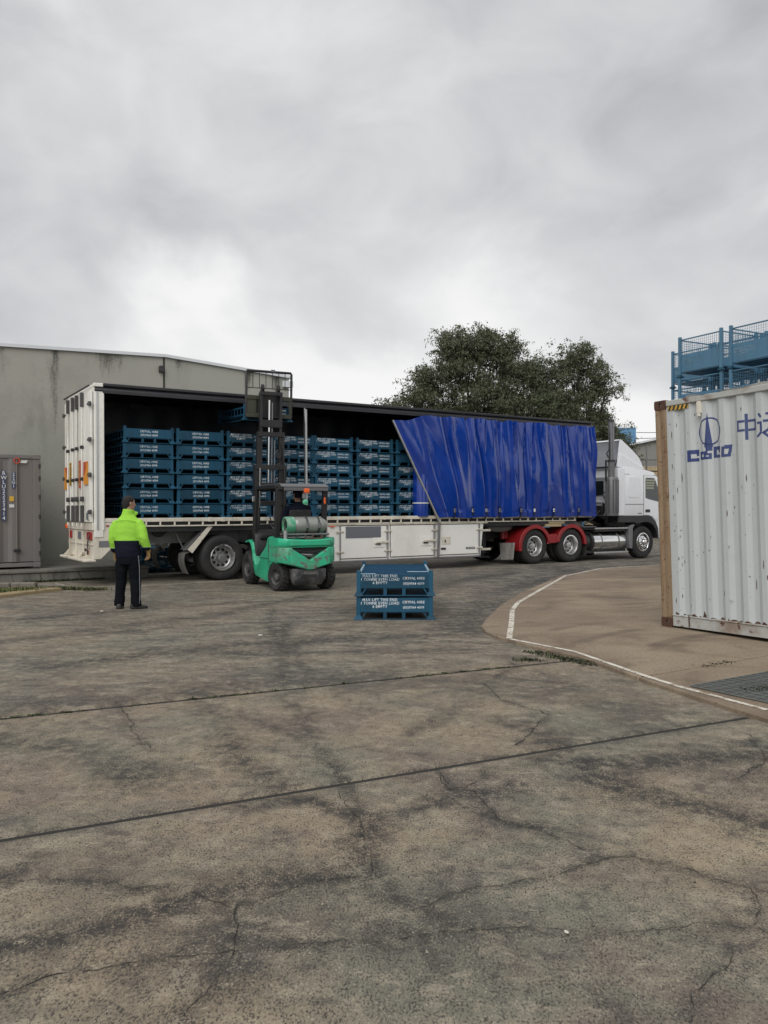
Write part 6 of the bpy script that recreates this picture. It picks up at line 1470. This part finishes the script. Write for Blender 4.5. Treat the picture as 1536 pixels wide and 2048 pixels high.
def hand(mb, wrist, d, side, palm_n, curl=0.5, sc=1.0):
    """palm and five fingers; d = direction of fingers, side = thumb side, palm_n = palm facing"""
    w_, d, side, pn = Vector(wrist), Vector(d).normalized(), Vector(side).normalized(), Vector(palm_n).normalized()
    pc = w_ + d * 0.05 * sc
    rows = []
    for t, wd, th in ((-0.02, .026, .020), (0.01, .032, .019), (0.05, .041, .018), (0.085, .040, .015)):
        c_ = w_ + d * t * sc
        rows.append([tuple(c_ + side * wd * sc * math.cos(a) + pn * th * sc * math.sin(a)) for a in np.linspace(0, 2 * math.pi, 13)[:-1]])
    mb.loft(rows)
    for i, (o_, ln, r_) in enumerate(((0.030, .072, .0095), (0.010, .080, .010), (-0.011, .074, .0095), (-0.030, .058, .0085))):
        p0 = w_ + d * 0.070 * sc + side * o_ * sc; p = [p0]; ang = curl * 0.35
        for q, f_ in enumerate((0.30, 0.45, 0.32, 0.24)):
            dd = d * math.cos(ang) + pn * math.sin(ang); p.append(p[-1] + dd * ln * f_ * sc); ang += curl * 0.75
        mb.tube(p, [r_ * sc * f_ for f_ in (1.1, 1.05, 1.0, .92, .7)], 8)
    b = w_ + d * 0.015 * sc + side * 0.025 * sc
    mb.tube([b, b + (side * .8 + d * .5 + pn * .3) * 0.035 * sc, b + (side * .75 + d * 1.3 + pn * .6) * 0.05 * sc, b + (side * .6 + d * 1.8 + pn * .8) * 0.052 * sc], [.016 * sc, .0135 * sc, .012 * sc, .009 * sc], 8)
def head(mb, c, yaw, s=1.0):
    """skull, face, nose, ears and chin around c (middle of the head), looking along local +y turned by yaw"""
    Rz = Matrix.Rotation(yaw, 3, 'Z'); c = Vector(c)
    def T_(p): return tuple(c + Rz @ (Vector(p) * s))
    b = MB()
    b.loft([ring((0, 0.006 * k_, z), rx, ry, 20) for z, rx, ry, k_ in ((-.115, .030, .040, 6), (-.095, .050, .062, 4), (-.06, .064, .082, 2), (-.02, .073, .094, 0), (.02, .077, .099, -1), (.06, .074, .095, -1), (.09, .060, .078, -1), (.11, .036, .048, -1), (.118, .01, .014, -1))])
    b.tube([(0, .088, .015), (0, .108, -.012), (0, .118, -.030), (0, .095, -.040)], [.010, .012, .015, .010], 8)
    for s_ in (-1, 1):
        b.tube([(s_ * .074, -.012, .030), (s_ * .086, -.018, .012), (s_ * .084, -.012, -.018), (s_ * .073, -.004, -.032)], [.010, .013, .011, .007], 8)
        ball(b, (s_ * .030, .083, .016), .014, .010, .009, 10)
    b.tube([(-.024, .086, -.066), (0, .096, -.064), (.024, .086, -.066)], [.006, .009, .006], 8)
    mb.add([T_(v) for v in b.v], b.f)

# --- man in hi-vis jacket watching, back to us
pm = thing('person', 'standing man in yellow and navy work jacket, black trousers and gloves, back turned', 'person', (-4.035, 12.73, 0), R(-3))
SH, EL, WR = {}, {}, {}
SH[1], EL[1], WR[1] = Vector((.200, .0, 1.345)), Vector((.262, -.045, 1.105)), Vector((.312, .045, .905))
SH[-1], EL[-1], WR[-1] = Vector((-.200, .0, 1.340)), Vector((-.226, -.03, 1.09)), Vector((-.232, .085, .870))
mb = MB()
mb.loft([ring((0, .005, z), rx, ry) for z, rx, ry in ((.84, .16, .11), (.95, .165, .12), (1.08, .165, .12), (1.22, .175, .115), (1.32, .175, .105), (1.41, .12, .08), (1.48, .07, .065), (1.54, .062, .065), (1.60, .06, .065))])
head(mb, (0.008, 0.025, 1.655), R(-42), 0.99)
FT = {-1: Vector((-.135, -.01, 0)), 1: Vector((.135, -.03, 0))}
for s_ in (-1, 1):
    mb.tube([SH[s_] + Vector((-s_ * .05, 0, .01)), SH[s_], EL[s_], WR[s_]], [.05, .055, .042, .028], 10)
    f_ = FT[s_]; mb.tube([(s_ * .085, 0, .90), (s_ * .105, .01, .50), (f_.x, f_.y - .01, .08)], [.08, .055, .038], 10)
    hd_ = (Vector((0.12 * (1 if s_ > 0 else 0), .16, -1))).normalized()
    hand(mb, WR[s_], hd_, (-s_ * .35, .9, .2), (-s_, -.25, 0), 0.7, 0.95)
fuse('body', mb, .011, M['skin'], pm, 3)
# hair: close cap covering the back of the head, thinner at the crown
mb = MB(); Rz = Matrix.Rotation(R(-42), 3, 'Z'); b = MB()
b.loft([ring((0, yo, z), rx, ry, 20) for z, rx, ry, yo in ((-.125, .050, .036, -.050), (-.085, .058, .046, -.048), (-.05, .068, .062, -.042), (-.01, .080, .078, -.030), (.03, .084, .092, -.018), (.07, .079, .094, -.010), (.10, .064, .078, -.006), (.122, .030, .042, -.004), (.128, .01, .01, 0))])
mb.add([tuple(Vector((0.008, 0.025, 1.655)) + Rz @ Vector(v)) for v in b.v], b.f)
fuse('hair', mb, .009, M['hair'], pm, 2, 0.006)
mb = MB()
mb.loft([ring((0, .0, z), rx, ry, 28) for z, rx, ry in ((.805, .185, .130), (.86, .197, .145), (.95, .200, .155), (1.07, .203, .158), (1.20, .218, .155), (1.31, .222, .145), (1.375, .196, .128), (1.43, .142, .108), (1.47, .102, .092), (1.485, .085, .085))])
for s_ in (-1, 1):
    sh, el, wr = SH[s_], EL[s_], WR[s_]
    cuff = el.lerp(wr, .86)
    mb.tube([sh + Vector((-s_ * .11, 0, .005)), sh + Vector((-s_ * .02, 0, -.015)), sh.lerp(el, .35) + Vector((s_ * .004, 0, 0)), el.lerp(sh, .12), el.lerp(wr, .15), el.lerp(wr, .55), cuff], [.070, .086, .082, .074, .071, .066, .056], 14)
mb.tube([(0.0, .0, 1.455), (0.004, .004, 1.51), (0.010, .006, 1.565)], [.098, .088, .086], 16)
mb.add([(.055, .055, 1.545), (.105, .04, 1.535), (.145, .062, 1.525), (.10, .10, 1.515), (.055, .055, 1.46), (.10, .04, 1.47), (.135, .06, 1.48), (.09, .1, 1.47)], [(0, 1, 2, 3), (7, 6, 5, 4), (0, 4, 5, 1), (1, 5, 6, 2), (2, 6, 7, 3), (3, 7, 4, 0)])
def jk(c):
    arm = abs(c.x) > 0.19 + max(0, (1.2 - c.z)) * 0.03 and c.z < 1.30
    lim = (0.965 if c.x > 0 else 0.945) if arm and abs(c.x) > .198 else 1.072
    return 0 if c.z > lim + 0.009 else (2 if c.z > lim else 1)
fuse('jacket', mb, .0105, [M['hivis'], M['navycl'], M['pipe']], pm, 4, 0.009, jk, 3.0)
sp_y = []
for t in np.linspace(-1, 1, 15): sp_y.append((t * .165, -.150 + .055 * t * t, 1.395 - .028 * t * t))
MB().tube(sp_y, .0035, 6).build('yoke_seam', plain('seam_green', (0.16, 0.38, 0.03), 0.9), pm)
mb = MB()
mb.loft([ring((0, .0, z), rx, ry, 24) for z, rx, ry in ((.70, .175, .125), (.78, .182, .132), (.86, .180, .128), (.92, .165, .115))])
for s_ in (-1, 1):
    f_ = FT[s_]
    mb.tube([(s_ * .085, .0, .84), (s_ * .098, .0, .66), (s_ * .112, .012, .46), (f_.x * .97, f_.y + .01, .25), (f_.x, f_.y, .10), (f_.x + .004 * s_, f_.y + .005, .045)], [.103, .098, .084, .078, .080, .082], 16)
fuse('trousers', mb, .011, M['trouser'], pm, 3, 0.010, None, 7.0)
for dx in (0, .014):
    MB().tube([(.178 + dx * .5, -.05 + dx, .84), (.196, -.045 + dx, .66), (.197, -.04 + dx, .46), (.208, -.058 + dx, .25), (.205, -.072 + dx * 1.4, .06)], .003, 5).build('trouser_stripe', M['pipe'], pm)
for s_, yw in ((-1, R(12)), (1, R(-58))):
    f_ = FT[s_]; b = MB()
    b.loft([[(x * w_, y0, z) for x, z in ((-.045, 0.004), (.045, 0.004), (.048, .03), (.035 * k_, h_), (-.035 * k_, h_), (-.048, .03))] for y0, w_, h_, k_ in ((-.085, .75, .075, .9), (-.05, .95, .10, 1), (.0, .95, .10, 1), (.06, 1.05, .075, 1), (.12, 1.1, .055, 1), (.165, .85, .045, .8), (.182, .5, .03, .6))])
    Rz = Matrix.Rotation(yw, 3, 'Z'); mb = MB(); mb.add([tuple(Vector((f_.x, f_.y, 0)) + Rz @ Vector(v)) for v in b.v], b.f)
    mb.build('shoe', M['boot'], pm, bevel=0.008)
for s_ in (-1, 1):
    mb = MB(); hd_ = (Vector((0.12 * (1 if s_ > 0 else 0), .16, -1))).normalized()
    hand(mb, WR[s_], hd_, (-s_ * .35, .9, .2), (-s_, -.25, 0), 0.7, 1.16)
    mb.tube([WR[s_] - hd_ * .055, WR[s_] - hd_ * .02, WR[s_] + hd_ * .02], [.046, .043, .036], 12)
    fuse('glove', mb, .007, M['glove'], pm, 2)

# --- forklift driver, seated, dark clothes and cap
pd_ = thing('person', 'forklift driver in dark jacket and cap seated under the overhead guard', 'person')
pd_.matrix_world = fk.matrix_world @ Matrix.Translation((0.03, 0.30, 1.13))
mb = MB()
mb.loft([ring((0, yo, z), rx, ry) for z, rx, ry, yo in ((-.02, .17, .14, .02), (.12, .165, .12, .0), (.28, .175, .11, -.02), (.42, .19, .10, -.02), (.50, .13, .08, -.01), (.55, .06, .06, .0), (.62, .055, .06, .01))])
head(mb, (0.0, 0.035, 0.725), R(14), 0.98)
AR = {-1: [(-.20, -.01, .46), (-.27, .08, .20), (-.16, .52, .17)], 1: [(.20, -.01, .46), (.28, .1, .22), (.22, .45, .14)]}
for s_ in (-1, 1):
    mb.tube([(s_ * .15, -.01, .45)] + AR[s_], [.05, .052, .042, .030], 10)
    mb.tube([(s_ * .10, .05, .04), (s_ * .14, .50, .06), (s_ * .14, .60, -.40), (s_ * .14, .62, -.58)], [.085, .065, .048, .04], 10)
    hand(mb, AR[s_][2], (0, 1, -.1), (-s_ * .9, .3, .3), (0, 0, -1), 1.1, 0.95)
fuse('body', mb, .012, M['skin'], pd_, 3)
mb = MB()
mb.loft([ring((0, yo, z), rx, ry) for z, rx, ry, yo in ((-.03, .19, .16, .02), (.12, .19, .145, .0), (.28, .20, .135, -.02), (.42, .215, .125, -.02), (.50, .15, .10, -.01), (.56, .08, .08, .0), (.585, .07, .07, .0))])
for s_ in (-1, 1): mb.tube([(s_ * .12, -.01, .45)] + AR[s_], [.075, .078, .066, .050], 12)
fuse('jacket', mb, .013, M['navycl'], pd_, 3, 0.010)
mb = MB()
mb.loft([ring((0, .02, z), rx, ry) for z, rx, ry in ((-.03, .18, .16), (.08, .185, .15))])
for s_ in (-1, 1): mb.tube([(s_ * .09, .02, .05), (s_ * .14, .48, .065), (s_ * .14, .60, -.05), (s_ * .14, .61, -.50)], [.11, .085, .075, .07], 12)
fuse('trousers', mb, .013, M['trouser'], pd_, 3, 0.008)
mb = MB(); Rz = Matrix.Rotation(R(14), 3, 'Z'); b = MB()
b.loft([ring((0, yo, z), rx, ry, 18) for z, rx, ry, yo in ((-.07, .060, .072, -.035), (-.02, .080, .094, -.014), (.04, .086, .106, -.006), (.09, .074, .092, -.006), (.125, .035, .045, 0))])
b.add([(-.06, .08, .025), (.06, .08, .025), (.045, .17, .012), (-.045, .17, .012), (-.06, .08, .038), (.06, .08, .038), (.045, .17, .02), (-.045, .17, .02)], [(3, 2, 1, 0), (4, 5, 6, 7), (0, 1, 5, 4), (1, 2, 6, 5), (2, 3, 7, 6), (3, 0, 4, 7)])
mb.add([tuple(Vector((0, .035, .725)) + Rz @ Vector(v)) for v in b.v], b.f)
fuse('cap', mb, .009, M['navycl'], pd_, 2)
for s_ in (-1, 1): MB().box(s_ * .14 - .05, s_ * .14 + .05, .54, .80, -.645, -.56).build('boot', M['boot'], pd_, bevel=0.025)

# grit and small debris lying on the yard
rg = random.Random(31); mb = MB()
for i in range(1500):
    y = 2.3 + 9 * rg.random() ** 1.8; x = rg.uniform(-0.5, 0.5) * y * 1.05
    if x > 0.12 + 0.25 * y and y > 5: continue
    s_ = rg.uniform(0.0012, 0.0042) * (1.8 if rg.random() < .05 else 1); a = rg.uniform(0, 6.28); z0 = 0.0065
    mb.mat(rg.choice((0, 0, 1)))
    p = [(x + s_ * math.cos(a + q) * rg.uniform(.6, 1.2), y + s_ * math.sin(a + q) * rg.uniform(.6, 1.2), z0 - .006) for q in (0, 1.6, 3.1, 4.7)]
    mb.add(p + [(x, y, z0 + s_ * rg.uniform(.2, .7))], [(0, 1, 4), (1, 2, 4), (2, 3, 4), (3, 0, 4)])
stuff(mb.build('grit', [plain('grit_dark', (0.05, 0.045, 0.04), 0.9), plain('grit_pale', (0.30, 0.26, 0.20), 0.9)], smooth=0, recalc=False))
# small litter on the concrete
lt = struct(link('litter', None)) if False else None
M['litter'] = plain('pale_litter', (0.55, 0.52, 0.45), 0.8)
for i, (x, y, s_) in enumerate(((-1.52, 9.9, .03), (-4.3, 12.3, .03), (0.66, 2.94, .012))):
    mb = MB(); rl_ = random.Random(i)
    ball(mb, (0, 0, s_ * .35), s_, s_ * .7, s_ * .35, 7)
    o = mb.build('paper_scrap' if i < 2 else 'pebble', M['litter'], None, smooth=0); o.location = (x, y, 0.004); o.rotation_euler = (0, 0, i)
    tag(o, ['pale paper scrap on the concrete between the forklift and the joint', 'pale scrap on the ground left of the man in yellow', 'small white stone in the front of the cracked concrete'][i], 'litter' if i < 2 else 'stone')
